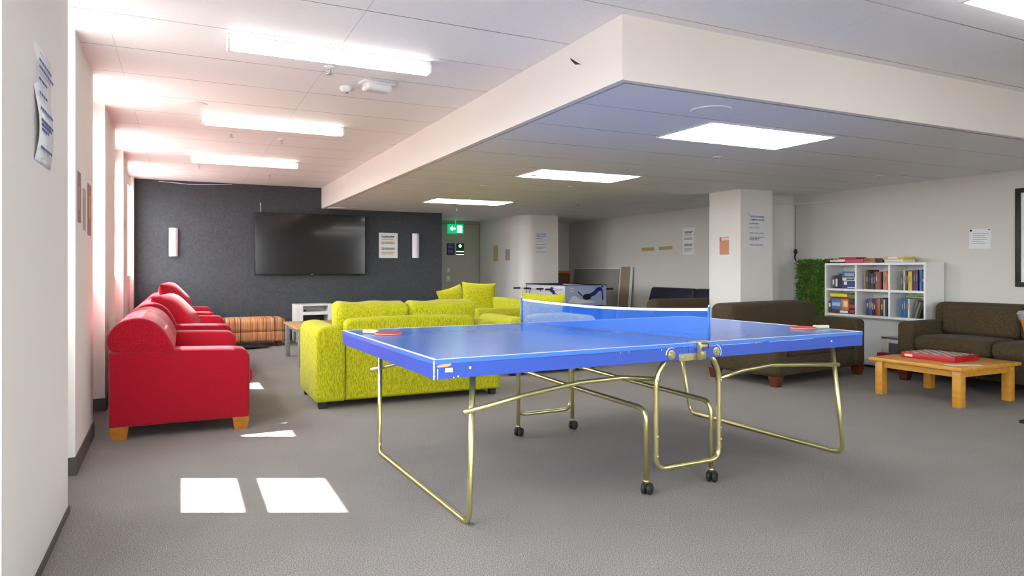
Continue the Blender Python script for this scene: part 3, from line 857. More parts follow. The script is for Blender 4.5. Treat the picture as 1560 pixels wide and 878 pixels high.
def sofa(name, label, cat, loc, rotz, W, D, mat, legmat, arm_w=0.2, arm_h=0.6, back_h=0.8, seat_h=0.44, leg_h=0.09, n=2,
         arm_r=0.05, back_t=0.22, style='plain', group=None, cush_h=None, seat_front=0.0, frame_h=None, backs=None, frame_wide=False, leg_top=0.075, leg_bot=0.055, puffs=0.02):
    """front faces -y, origin on the floor at the centre"""
    t = thing(name, label, cat, loc, rotz, group)
    iw = W - 2 * arm_w
    if backs is None: backs = n
    for s in (-1, 1):
        bm = bm_new()
        if style == 'red':
            y0, y1 = -D / 2, D / 2
            poly = [(y1, leg_h)] + [(y1, arm_h)] + arc(y0 + 0.075, arm_h - 0.075 - 0.012, 0.075, 90, 180, 7) + arc(y0 + 0.035, leg_h + 0.035, 0.035, 180, 270, 4)
            poly = [(y1, leg_h), (y1, arm_h), (0.0, arm_h + 0.004), (y0 + 0.2, arm_h - 0.004)] + arc(y0 + 0.075, arm_h - 0.085, 0.075, 90, 180, 7) + arc(y0 + 0.035, leg_h + 0.035, 0.035, 180, 270, 4)
            x0, x1 = sorted((s * W / 2, s * (W / 2 - arm_w)))
            prism(bm, poly, 0, x0, x1, 0.018, 3)
        elif style == 'green':
            xa, xb = s * (W / 2) - (arm_w if s > 0 else 0), s * (W / 2) + (0 if s > 0 else arm_w)
            poly = [(xa + 0.012, leg_h), (xb - 0.012, leg_h), (xb, leg_h + 0.02)] + arc(xb - arm_r, arm_h - arm_r - 0.004, arm_r, 0, 80, 7) + [((xa + xb) / 2, arm_h)] + arc(xa + arm_r, arm_h - arm_r - 0.004, arm_r, 100, 180, 7) + [(xa, leg_h + 0.02)]
            prism(bm, poly, 1, -D / 2, D / 2, 0.028, 4)
        else:
            rbox(bm, (arm_w, D - 0.02, arm_h - leg_h), (s * (W / 2 - arm_w / 2), -0.01, (arm_h + leg_h) / 2), arm_r, 5, 6, (0.004, 0, 0.004))
        a = obj('arm', bm, mat, t)
        if style == 'red':
            bm = bm_new()
            x = s * (W / 2 - 0.004)
            tube(bm, [(x, D / 2, arm_h - 0.02), (x, 0, arm_h - 0.016), (x, -D / 2 + 0.2, arm_h - 0.024)] + [(x, p[0], p[1]) for p in arc(-D / 2 + 0.09, arm_h - 0.1, 0.075, 90, 180, 6)] + [(x, -D / 2 + 0.014, leg_h + 0.06)], 0.005, 6)
            obj('piping', bm, 'red_dark', a)
    bm = bm_new()
    rbox(bm, (iw + 0.004, D - 0.05, seat_h - 0.15 - leg_h), (0, 0.0, leg_h + (seat_h - 0.15 - leg_h) / 2), 0.015, 2, 2)
    obj('seat_base', bm, mat, t)
    fh = frame_h if frame_h else back_h
    if style == 'red':
        prof = [(D / 2 - 0.0, arm_h - 0.0), (D / 2 + 0.004, arm_h + 0.09), (D / 2 - 0.03, arm_h + 0.145), (D / 2 - 0.10, back_h - 0.012), (D / 2 - 0.17, back_h),
                (D / 2 - 0.25, back_h - 0.02), (D / 2 - 0.31, back_h - 0.07), (D / 2 - 0.36, arm_h + 0.06), (D / 2 - 0.395, arm_h - 0.04), (D / 2 - 0.41, seat_h), (D / 2 - 0.2, seat_h - 0.02), (D/2 - 0.12, arm_h - 0.02)]
        # backrest in n sections, the end ones lap over the arms
        wsec = W / n
        for k in range(n):
            x0 = -W / 2 + k * wsec; bm = bm_new()
            prof2 = prof
            q = [(D / 2 - 0.012, arm_h - 0.006), (D / 2 + 0.012, arm_h + 0.05), (D / 2 + 0.008, arm_h + 0.12), (D / 2 - 0.05, back_h - 0.02), (D / 2 - 0.14, back_h + 0.008), (D / 2 - 0.23, back_h + 0.002), (D / 2 - 0.31, back_h - 0.055), (D / 2 - 0.365, arm_h + 0.07), (D / 2 - 0.395, arm_h - 0.01), (D / 2 - 0.38, arm_h - 0.05), (D / 2 - 0.2, arm_h - 0.02)]
            for _ in range(2): q = [r_ for a_, b_ in zip(q, q[1:] + q[:1]) for r_ in ((a_[0] * .75 + b_[0] * .25, a_[1] * .75 + b_[1] * .25), (a_[0] * .25 + b_[0] * .75, a_[1] * .25 + b_[1] * .75))]
            prism(bm, q, 0, x0 + 0.002, x0 + wsec - 0.002, 0.02, 4)
            obj('back_cushion', bm, mat, t, angle=60)
        bm = bm_new(); box(bm, -iw / 2 - 0.002, iw / 2 + 0.002, D / 2 - 0.16, D / 2 - 0.004, leg_h, arm_h - 0.002, 0.01); obj('back_frame', bm, mat, t)
        bm = bm_new(); box(bm, -iw / 2, iw / 2, D / 2 - 0.36, D / 2 - 0.16, seat_h - 0.02, arm_h - 0.02, 0.02); obj('back_lower_pad', bm, mat, t)
        back_front = D / 2 - 0.36
    elif style == 'green':
        fw = iw / 2 + (arm_w - 0.015 if frame_wide else -0.004)
        top = [(fw * math.cos(math.radians(a)) if abs(math.cos(math.radians(a))) > 1 else 0, 0) for a in ()]
        poly = [(-fw, leg_h + 0.004), (fw, leg_h + 0.004)] + arc(fw - 0.05, fh - 0.062, 0.05, 0, 75, 6) + [(fw * 0.5, fh - 0.002), (0, fh), (-fw * 0.5, fh - 0.002)] + arc(-fw + 0.05, fh - 0.062, 0.05, 105, 180, 6)
        bm = bm_new(); prism(bm, poly, 1, D / 2 - 0.16, D / 2 - 0.001, 0.03, 4); obj('back_frame', bm, mat, t)
        for k in range(backs):
            x0 = -iw / 2 - 0.06 + k * (iw + 0.12) / n; wd = (iw + 0.12) / n
            bm = bm_new()
            rbox(bm, (wd - 0.008, 0.20, back_h - seat_h - 0.02), (x0 + wd / 2, D / 2 - 0.25, (back_h + seat_h) / 2 - 0.01), 0.05, 5, 10, (0.0, 0.03, 0.008), (-0.16, 0.012 * (1 - 2 * k), 0), 0.009)
            obj('back_cushion', bm, mat, t)
        back_front = D / 2 - 0.34
    else:
        bm = bm_new(); rbox(bm, (iw + arm_w * 1.75, back_t, fh - leg_h - 0.02), (0, D / 2 - back_t / 2, (fh + leg_h) / 2), 0.075, 5, 8, (0.0, 0.0, 0.006)); obj('backrest', bm, mat, t)
        for k in range(backs):
            wd = iw / n; x0 = -iw / 2 + k * wd
            bm = bm_new()
            rbox(bm, (wd - 0.006, 0.12, back_h - seat_h - 0.04), (x0 + wd / 2, D / 2 - back_t - 0.03, (back_h + seat_h) / 2 - 0.015), 0.045, 4, 6, (0, 0.015, 0), (-0.08, 0, 0))
            obj('back_cushion', bm, mat, t)
        back_front = D / 2 - back_t - 0.06
    for k in range(n):
        wd = iw / n; x0 = -iw / 2 + k * wd
        bm = bm_new()
        y0 = -D / 2 - seat_front; y1 = back_front + 0.03
        rbox(bm, (wd - 0.006, y1 - y0, 0.145), (x0 + wd / 2, (y0 + y1) / 2, seat_h - 0.0725), 0.055, 5, 6, (0.0, 0.012, puffs))
        obj('seat_cushion', bm, mat, t)
    legs(t, W, D, leg_h + 0.004, 0.06, legmat, leg_top, leg_bot)
    return t

RG = 'red sofas along the window wall'
def redsofa(b0, b1, a1, label, w_=None):
    return sofa('sofa', label, 'sofa', ((-0.43 + a1) / 2, (b0 + b1) / 2, 0), PI / 2, b1 - b0, a1 + 0.43, 'red', 'amber', arm_w=0.2, arm_h=0.585, back_h=0.80,
                seat_h=0.42, leg_h=0.085, n=2, style='red', group=RG, seat_front=0.035, leg_top=0.11, leg_bot=0.085)
redsofa(5.18, 6.80, 0.44, 'red cloth sofa nearest the camera, its whole side panel showing')
redsofa(7.42, 9.02, 0.46, 'red sofa between the nearest red one and the one by the dark wall')
redsofa(9.66, 11.20, 0.40, 'farthest red sofa, standing against the dark wall')

def cushion(label, wx, hz, th, loc, rot, mat, name='throw_pillow', group=None, dent=0.0):
    bm = bm_new(); pillow(bm, wx, hz, th, dent=dent)
    o = obj(name, bm, mat)
    o.location = loc; o.rotation_euler = rot
    o['label'] = label; o['category'] = 'cushion'
    if group: o['group'] = group
    return o
cushion('big red cushion slumped on the back of the middle red sofa', 0.60, 0.52, 0.30, (-0.05, 7.85, 0.66), (math.radians(-42), 0, math.radians(82)), 'red', group='loose red cushions')
cushion('red cushion behind the big slumped one, on the farthest red sofa', 0.56, 0.48, 0.26, (-0.07, 9.95, 0.76), (math.radians(-42), 0, math.radians(88)), 'red', group='loose red cushions')

sofa('sofa', 'lime green sofa seen from behind, left of the blue table', 'sofa', (1.785, 6.03, 0), PI, 1.63, 0.83, 'green', 'foot', arm_w=0.24, arm_h=0.672, back_h=0.865,
     seat_h=0.44, leg_h=0.055, n=2, arm_r=0.085, style='green', frame_h=0.735, leg_top=0.06, leg_bot=0.055)
sofa('armchair', 'lime green armchair seen from behind through the net', 'armchair', (3.66, 6.93, 0), PI, 1.10, 0.86, 'green', 'foot', backs=0, arm_w=0.26, arm_h=0.62, back_h=0.80,
     seat_h=0.42, leg_h=0.055, n=1, arm_r=0.09, style='green', frame_h=0.652, leg_top=0.06, leg_bot=0.055)
cushion('rumpled lime green cushion propped on the back of the green armchair', 0.56, 0.50, 0.24, (3.69, 6.87, 0.62), (math.radians(12), math.radians(3), 0), 'green', dent=0.02)
sofa('sofa', 'far lime green sofa turned sideways with two cushions on it', 'sofa', (3.72, 8.62, 0), -PI / 2, 1.66, 0.84, 'green', 'foot', arm_w=0.24, arm_h=0.64, back_h=0.76,
     seat_h=0.44, leg_h=0.055, n=2, backs=0, frame_wide=True, arm_r=0.085, style='green', frame_h=0.735, leg_top=0.06, leg_bot=0.055)
cushion('large square lime cushion standing on the far green sofa', 0.50, 0.50, 0.17, (3.82, 8.98, 0.70), (math.radians(-14), math.radians(3), math.radians(-14)), 'green', group='square cushions on the far green sofa')
cushion('square lime cushion leaning left of the large one on the far green sofa', 0.46, 0.44, 0.16, (3.50, 9.15, 0.665), (math.radians(-18), math.radians(-12), math.radians(20)), 'green', group='square cushions on the far green sofa')

sofa('sofa', 'dark brown loveseat behind the right end of the blue table', 'sofa', (5.809, 5.274, 0), math.radians(8), 1.55, 0.84, 'brown', 'leg_brown', arm_w=0.18, arm_h=0.60, back_h=0.785,
     seat_h=0.43, leg_h=0.10, n=1, backs=0, arm_r=0.045, back_t=0.30, leg_top=0.105, leg_bot=0.07)
sofa('sofa', 'long dark brown sofa by the right wall behind the coffee table', 'sofa', (7.0, 3.705, 0), -PI / 2, 1.80, 0.78, 'brown', 'leg_brown', arm_w=0.17, arm_h=0.60, back_h=0.80,
     seat_h=0.465, leg_h=0.115, n=2, arm_r=0.05, back_t=0.22, leg_top=0.105, leg_bot=0.07)
sofa('sofa', 'brown sofa with its back turned, left of the square column', 'sofa', (5.95, 7.28, 0), PI, 1.34, 0.80, 'brown', 'leg_brown', arm_w=0.18, arm_h=0.60, back_h=0.76,
     seat_h=0.43, leg_h=0.10, n=2, arm_r=0.05, frame_h=0.76)
# navy click-clack sofa
t = thing('sofa_bed', 'navy blue sofa bed with split backrest under the wall tape strips', 'sofa bed', (7.02, 8.45, 0), -PI / 2)
for s in (-1, 1):
    bm = bm_new(); rbox(bm, (1.12, 0.13, 0.46), (s * 0.565, 0.27, 0.60), 0.05, 4, 5, (0, 0.01, 0), (-0.30, 0, 0)); obj('backrest', bm, 'navy', t)
bm = bm_new(); rbox(bm, (2.25, 0.62, 0.16), (0, -0.08, 0.36), 0.05, 4, 6, (0, 0, 0.01)); obj('seat', bm, 'navy', t)
for sx in (-1, 1):
    for y in (-0.3, 0.15):
        bm = bm_new(); cyl(bm, (sx * 0.98, y, 0), (sx * 0.98, y, 0.285), 0.02); obj('leg', bm, 'silver', t)

# ------------------------------------------------------------------ pine coffee table with a boxed game
t = thing('coffee_table', 'golden pine coffee table in front of the long brown sofa', 'coffee table', (6.075, 3.79, 0), 0.0)
bm = bm_new(); box(bm, -0.425, 0.425, -0.41, 0.41, 0.305, 0.335, 0.004); obj('tabletop', bm, 'pine', t)
bm = bm_new()
for s in (-1, 1):
    box(bm, -0.31, 0.31, s * 0.345 - 0.01, s * 0.345 + 0.01, 0.245, 0.3045); box(bm, s * 0.345 - 0.01, s * 0.345 + 0.01, -0.31, 0.31, 0.245, 0.3045)
obj('apron', bm, 'pine', t)
for sx in (-1, 1):
    for sy in (-1, 1):
        bm = bm_new(); box(bm, sx * 0.345 - 0.035, sx * 0.345 + 0.035, sy * 0.345 - 0.035, sy * 0.345 + 0.035, 0, 0.3045, 0.004); obj('leg', bm, 'pine', t)
def checker_mat():
    m, nt, p = new_mat('checkered_lid')
    tc = nt.nodes.new('ShaderNodeTexCoord'); ck = nt.nodes.new('ShaderNodeTexChecker')
    ck.inputs['Scale'].default_value = 22; ck.inputs['Color1'].default_value = srgb(226, 214, 196); ck.inputs['Color2'].default_value = srgb(120, 84, 72)
    nt.links.new(tc.outputs['Object'], ck.inputs['Vector']); nt.links.new(ck.outputs[0], p.inputs['Base Color'])
    p.inputs['Roughness'].default_value = 0.4
    return m
M['checker'] = checker_mat()
M['game_red'] = plain('game_red', srgb(176, 22, 38), 0.4)
t = thing('board_game', 'flat red board game box with checkered lid on the pine coffee table', 'board game', (6.09, 3.83, 0.3352), 0.06)
bm = bm_new(); box(bm, -0.19, 0.19, -0.23, 0.23, 0, 0.05, 0.002); obj('box', bm, 'game_red', t)
bm = bm_new(); box(bm, -0.17, 0.17, -0.20, 0.20, 0.05, 0.0515); obj('checkered_board', bm, 'checker', t, False)
bm = bm_new(); box(bm, -0.1912, -0.19, 0.13, 0.20, 0.014, 0.034); obj('side_label', bm, 'pink_print', t, False)
bm = bm_new()
box(bm, -0.15, 0.13, -0.04, 0.04, 0, 0.0008)
o = obj('leaflet', bm, 'paper', None, False); o.location = (5.86, 3.47, 0.3353); o.rotation_euler = (0, 0, -0.5)
o['label'] = 'white paper leaflet on near corner of the pine coffee table'; o['category'] = 'leaflet'

# silver-capped lamp of which only the edge shows at the right border
t = thing('floor_lamp', 'silver capped wooden lamp cut off by the right edge', 'lamp', (5.60, 2.88, 0))
bm = bm_new(); lathe(bm, [(0, 0.0), (0.045, 0.0), (0.045, 0.015), (0.012, 0.025), (0.009, 0.06), (0.009, 0.66), (0, 0.66)], seg=24); obj('base_pole', bm, 'foot', t)
bm = bm_new(); lathe(bm, [(0, 0.655), (0.012, 0.66), (0.02, 0.70), (0.04, 0.7595), (0, 0.7595)], seg=24); obj('wooden_neck', bm, 'amber', t)
bm = bm_new(); lathe(bm, [(0, 0.76), (0.045, 0.76), (0.052, 0.78), (0.06, 0.805), (0.045, 0.825), (0, 0.832)], seg=24); obj('silver_cap', bm, 'silver', t)

# ------------------------------------------------------------------ coffee table with grey legs, ottoman, TV unit
t = thing('coffee_table', 'wood-topped table on grey square legs behind the near green sofa', 'coffee table', (1.62, 8.72, 0))
bm = bm_new(); box(bm, -0.42, 0.42, -0.60, 0.60, 0.425, 0.45, 0.005); obj('tabletop', bm, 'oak', t)
bm = bm_new()
for s in (-1, 1):
    box(bm, -0.36, 0.36, s * 0.54 - 0.015, s * 0.54 + 0.015, 0.375, 0.4245); box(bm, s * 0.36 - 0.015, s * 0.36 + 0.015, -0.53, 0.53, 0.375, 0.4245)
obj('apron', bm, 'steel', t)
for sx in (-1, 1):
    for sy in (-1, 1):
        bm = bm_new(); box(bm, sx * 0.375 - 0.028, sx * 0.375 + 0.028, sy * 0.545 - 0.028, sy * 0.545 + 0.028, 0, 0.4245, 0.003); obj('leg', bm, 'steel', t)
t = thing('ottoman', 'striped orange and brown ottoman against the dark wall', 'ottoman', (0.93, 10.80, 0), -0.02)
bm = bm_new(); rbox(bm, (0.92, 0.56, 0.20), (0, 0, 0.31), 0.06, 4, 6, (0.01, 0.01, 0.01)); obj('cushion', bm, 'stripe', t)
bm = bm_new(); rbox(bm, (0.90, 0.54, 0.16), (0, 0, 0.15), 0.04, 4, 4, (0.012, 0.012, 0)); obj('base', bm, 'stripe', t)
legs(t, 0.86, 0.50, 0.085, 0.05, 'leg_brown', 0.06, 0.045)
bm = bm_new(); pillow(bm, 0.5, 0.25, 0.05, pinch=0.2, dent=0.02)
o = obj('folded_bag', bm, 'black'); o.location = (0.90, 10.38, 0.03); o.rotation_euler = (PI / 2, 0, 0.1)
o['label'] = 'flat black bag lying on the carpet in front of the striped ottoman'; o['category'] = 'bag'
t = thing('tv_unit', 'white low shelf unit against the dark wall below the television', 'shelf unit', (1.89, 11.14, 0))
bm = bm_new()
box(bm, -0.30, -0.19, -0.19, 0.19, 0, 0.56); box(bm, 0.19, 0.30, -0.19, 0.19, 0, 0.56); box(bm, -0.30, 0.30, -0.19, 0.19, 0.56, 0.582)
box(bm, -0.19, 0.19, -0.19, 0.19, 0.42, 0.468); box(bm, -0.19, 0.19, 0.17, 0.19, 0.468, 0.56); box(bm, -0.19, 0.19, -0.19, 0.19, 0.03, 0.06)
obj('carcass', bm, 'white_lam', t, False)
bm = bm_new(); box(bm, -0.19, 0.19, 0.17, 0.185, 0.06, 0.42); obj('back_panel', bm, 'black', t, False)
bm = bm_new(); box(bm, -0.17, -0.145, -0.17, -0.15, 0.4685, 0.505, 0.003)
o = obj('remote_control', bm, 'black'); o.location = (1.89, 11.14, 0); o['label'] = 'small dark remote standing in the white shelf unit'; o['category'] = 'remote'

# ------------------------------------------------------------------ on the dark wall
t = thing('television', 'large flat black television mounted on the dark wall', 'television', (1.885, BW, 1.53))
bm = bm_new(); box(bm, -0.3, 0.3, -0.06, -0.0005, -0.2, 0.2, 0.005); obj('wall_mount', bm, 'black', t)
bm = bm_new(); box(bm, -0.862, 0.862, -0.095, -0.06, -0.488, 0.49, 0.006); obj('bezel', bm, 'bezel', t)
bm = bm_new(); box(bm, -0.852, 0.852, -0.0968, -0.0945, -0.474, 0.482); obj('screen', bm, 'screen', t, False)
bm = bm_new(); box(bm, -0.02, 0.02, -0.0972, -0.0952, -0.484, -0.479); obj('maker_badge', bm, 'silver', t, False, 'tiny silver badge')
def sconce(a, label):
    t = thing('wall_sconce', label, 'wall light', (a, BW, 1.535), 0, 'sconces on the dark wall')
    bm = bm_new(); box(bm, -0.035, 0.035, -0.03, -0.0005, -0.19, 0.19, 0.003); obj('bracket', bm, 'black', t)
    bm = bm_new()
    poly = [(x, -0.03 - 0.045 * (1 - (x / 0.062) ** 2)) for x in [-0.062 + 0.0124 * k for k in range(11)]]
    prism(bm, poly + [(0.062, -0.028), (-0.062, -0.028)], 2, -0.21, 0.21); obj('shade', bm, 'sconce', t)
sconce(-0.105, 'tall white half-round sconce on the dark wall, left of the television')
sconce(3.635, 'tall grey half-round sconce on the dark wall, right of the paper notice')

def notice(name, label, cat, loc, rotz, w_, h_, mat='paper', tilt=0.0, curl=0.0, group=None):
    t = thing(name, label, cat, loc, rotz, group)
    if tilt: t.rotation_euler = (0, tilt, rotz)
    bm = bm_new()
    if curl:
        n = 14; vs = []
        for i in range(n + 1):
            for s_ in (0, 1):
                z = -h_ / 2 + h_ * i / n
                y = -0.003 - curl * (abs(math.sin(i / n * PI * 1.5)) * (1 - i / n)) - (0.006 * (1 - s_) * math.sin(i / n * 6))
                vs.append((s_ * w_ - w_ / 2, y, z))
        f = [bm.verts.new(v) for v in vs]; g = [bm.verts.new((v[0], v[1] + 0.0008, v[2])) for v in vs]
        for i in range(n):
            a, b, c, d = 2 * i, 2 * i + 1, 2 * i + 3, 2 * i + 2
            bm.faces.new((f[a], f[b], f[c], f[d])); bm.faces.new((g[d], g[c], g[b], g[a]))
            bm.faces.new((f[a], f[d], g[d], g[a])); bm.faces.new((f[c], f[b], g[b], g[c]))
        bm.faces.new((f[0], g[0], g[1], f[1])); bm.faces.new((f[-1], g[-1], g[-2], f[-2]))
    else:
        box(bm, -w_ / 2, w_ / 2, -0.0016, -0.0004, -h_ / 2, h_ / 2)
    obj('sheet', bm, mat, t, bool(curl))
    return t
YF = -0.0017

# house-rules style notice with coloured rows
def rows_notice(label, loc, rotz, w_, h_):
    t = notice('paper_notice', label, 'notice', loc, rotz, w_, h_)
    x0, x1 = -w_ * 0.36, w_ * 0.36
    bm = bm_new()
    word_bars(bm, x0, x1, h_ * 0.36, h_ * 0.035, YF, 1, 1); word_bars(bm, x0 + w_ * .06, x1 - w_ * .03, h_ * 0.32, h_ * 0.03, YF, 2, 1)
    for k in range(2): word_bars(bm, x0, x1, h_ * (0.255 - 0.03 * k), h_ * 0.012, YF, 3 + k, 0.9)
    obj('heading_print', bm, 'ink', t, False)
    for (z, m_) in ((0.12, 'pink_print'), (0.075, 'yellow_print'), (-0.11, 'blue_print'), (-0.15, 'blue_print'), (-0.28, 'yellow_print')):
        bm = bm_new(); box(bm, x0, x1, YF - 0.0003, YF, h_ * (z - 0.03), h_ * (z + 0.025)); obj('colour_band', bm, m_, t, False)
    bm = bm_new()
    for z in (0.11, -0.13):
        for (a_, b_, c_, d_) in ((x0, x0 + w_ * .012, z - .05, z + .05), (x0 + w_ * .11, x0 + w_ * .122, z - .05, z + .05), (x0, x0 + w_ * .122, z + .045, z + .052), (x0, x0 + w_ * .122, z - .052, z - .045)):
            box(bm, a_, b_, YF - 0.0006, YF - 0.0003, h_ * c_, h_ * d_)
        for k in range(3): word_bars(bm, x0 + w_ * .17, x1, h_ * (z + .03 - .03 * k), h_ * .01, YF - 0.0003, 9 + k, 0.9)
    for k in range(4): word_bars(bm, x0, x1, h_ * (-.26 - .035 * k), h_ * .01, YF - 0.0003, 20 + k, 0.9)
    obj('small_print', bm, 'ink', t, False)
rows_notice('white notice with coloured rows on the dark wall beside the television', (3.16, BW, 1.535), 0, 0.325, 0.425)
rows_notice('white notice with coloured rows on the far wall right of the tape strips', (RW, 8.79, 1.585), -PI / 2, 0.28, 0.44)

def rules_notice(label, loc, rotz, w_, h_, curl=0.0, tilt=0.0):
    t = notice('paper_notice', label, 'notice', loc, rotz, w_, h_, curl=curl, tilt=tilt)
    x0 = -w_ * 0.40
    if curl == 0:
        bm = bm_new()
        text_into(bm, 'THIS IS A SHARED', h_ * 0.066, x0, h_ * 0.385, YF - 0.0006, w_ * 0.8, 0.0006)
        text_into(bm, 'COMMON ROOM', h_ * 0.066, x0, h_ * 0.295, YF - 0.0006, w_ * 0.8, 0.0006)
        obj('heading_print', bm, 'ink_blue', t, False)
        bm = bm_new()
        text_into(bm, 'NO SMOKING', h_ * 0.055, x0, h_ * 0.195, YF - 0.0006, w_ * 0.5, 0.0004)
        text_into(bm, 'NO ALCOHOL', h_ * 0.05, x0, h_ * 0.085, YF - 0.0006, w_ * 0.56)
        for k, (z, f) in enumerate(((-0.045, 1), (-0.155, 1), (-0.195, 0.75), (-0.235, 0.6))): word_bars(bm, x0, -x0, h_ * z, h_ * 0.018, YF - 0.0003, 30 + k, f)
        obj('rule_print', bm, 'ink', t, False)
        bm = bm_new()
        for k in range(2): word_bars(bm, x0 + 0.01 * k, -x0, h_ * (-0.36 - 0.03 * k), h_ * 0.011, YF - 0.0003, 50 + k, 0.95)
        obj('footer_print', bm, 'ink_red', t, False)
    return t
t = rules_notice('white rules notice with blue heading on the right face of the column', (6.415, 6.30, 1.60), 0, 0.305, 0.45)
bm = bm_new(); lathe(bm, [(0, 0), (0.005, 0), (0.004, 0.006), (0, 0.007)], (-0.135, -0.002, 0.215), 10, (PI / 2, 0, 0)); obj('pin', bm, 'black', t)
rules_notice('white rules notice with blue heading on the rounded corridor pillar', (5.905, 11.0, 1.60), 0, 0.27, 0.42)

# curled notice on near pilaster: print follows the curled sheet
t = rules_notice('curled white notice peeling off the nearest window pilaster', (-0.475, 3.11, 1.745), PI / 2, 0.33, 0.43, curl=0.014)
bm = bm_new()
for k, (z, f, m_) in enumerate(((0.36, 1, 0), (0.30, 1, 0), (0.2, .6, 1), (0.08, .6, 1), (-0.05, .95, 1), (-0.15, .95, 1), (-0.19, .8, 1), (-0.23, .5, 1), (-0.38, .9, 1))):
    h_ = 0.43; i_ = (z + 0.5)
    y = -0.003 - 0.014 * (abs(math.sin(i_ * PI * 1.5)) * (1 - i_)) - 0.0075
    rnd = random.Random(k); x = -0.13
    while x < -0.13 + 0.26 * f:
        wd = rnd.uniform(0.02, 0.05)
        box(bm, x, x + wd, y, y + 0.0005, h_ * z - 0.005, h_ * z + 0.005); x += wd + 0.008
o = obj('lettering', bm, 'ink_blue', t, False); o['kind'] = 'stuff'

# orange print, small framed sheet, far sheets
t = notice('paper_notice', 'small orange printed sheet on the left face of the column', 'notice', (6.15, 6.575, 1.43), -PI / 2, 0.24, 0.30)
bm = bm_new(); box(bm, -0.085, 0.085, YF - 0.0004, YF, -0.115, 0.11); obj('orange_panel', bm, 'orange_print', t, False)
bm = bm_new(); box(bm, -0.05, 0.085, YF - 0.0008, YF - 0.0004, 0.065, 0.10); obj('pink_heading', bm, 'pink_print', t, False)
bm = bm_new()
for k in range(5): word_bars(bm, -0.07, 0.07, 0.04 - 0.028 * k, 0.003, YF - 0.0006, 60 + k)
box(bm, -0.085, -0.06, YF - 0.0008, YF - 0.0004, 0.06, 0.10)
obj('print_lines', bm, 'brown_print', t, False)
t = notice('paper_notice', 'small clear-framed certificate on the wall above the long brown sofa', 'notice', (RW, 4.265, 1.45), -PI / 2, 0.215, 0.205, tilt=0.02)
bm = bm_new()
for k in range(6): word_bars(bm, -0.07, 0.09, 0.05 - 0.02 * k, 0.005, YF, 70 + k, (0.95, 0.8, 0.85, 0.85, 0.7, 0.8)[k])
obj('print_lines', bm, 'ink', t, False)
bm = bm_new(); box(bm, -0.1, -0.078, YF - 0.001, YF, 0.075, 0.095); box(bm, 0.075, 0.10, YF - 0.001, YF, 0.088, 0.096); obj('dark_marks', bm, 'black', t, False)
for (b_, w_, z0, z1, mt, lb) in ((4.44, 0.15, 1.40, 1.69, 'brown_print', 'leftmost of three narrow prints on the second pilaster, brownish'),
                         (4.70, 0.15, 1.37, 1.62, 'grey_print', 'middle, smallest, grey print of the three on the second pilaster'),
                         (4.99, 0.20, 1.35, 1.68, 'brown_print', 'rightmost of three narrow prints on the second pilaster, with orange patch')):
    b2_ = b_ + 0.16
    t = notice('art_print', lb, 'print', (face_a(b2_) + 0.001, b2_, (z0 + z1) / 2), PI / 2 + 0.013, w_, z1 - z0, mt, group='prints on the second pilaster')
    bm = bm_new()
    if 'rightmost' in lb: box(bm, -0.05, 0.05, YF - 0.0004, YF, -0.05, 0.09)
    else: box(bm, -0.04, 0.02, YF - 0.0004, YF, -0.07, 0.06)
    obj('picture_patch', bm, 'orange_print' if 'rightmost' in lb else 'grey_print', t, False)
notice('paper_notice', 'tall beige leaflet on the left side of the corridor pillar', 'notice', (5.55, 12.2, 1.44), -PI / 2, 0.22, 0.31, 'beige_print')
notice('paper_notice', 'small grey printed leaflet right of the beige one on the pillar', 'notice', (5.55, 11.66, 1.40), -PI / 2, 0.20, 0.21, 'grey_print')
for (b_, z_, l_, tl) in ((9.86, 1.485, 'left strip of tan tape on the far wall', 0.0), (9.37, 1.492, 'right strip of tan tape on the far wall, slightly higher', -0.02)):
    bm = bm_new(); box(bm, -0.18, 0.18, -0.003, -0.0005, -0.03, 0.03)
    o = obj('tape_strip', bm, 'tape', None, False); o.location = (RW, b_, z_); o.rotation_euler = (0, tl, -PI / 2)
    o['label'] = l_; o['category'] = 'tape'; o['group'] = 'tan tape strips on the far wall'

# whiteboard
t = thing('whiteboard', 'black framed whiteboard on the right wall at the right edge', 'whiteboard', (RW, 3.28, 1.445), -PI / 2)
bm = bm_new(); box(bm, -0.61, 0.61, -0.012, -0.0005, -0.45, 0.45); obj('board', bm, 'white_lam', t, False)
bm = bm_new()
for (x0, x1, z0, z1) in ((-0.64, 0.64, 0.44, 0.485), (-0.64, 0.64, -0.485, -0.44), (-0.64, -0.595, -0.44, 0.44), (0.595, 0.64, -0.44, 0.44)): box(bm, x0, x1, -0.03, -0.0005, z0, z1, 0.003)
obj('frame', bm, 'black', t)

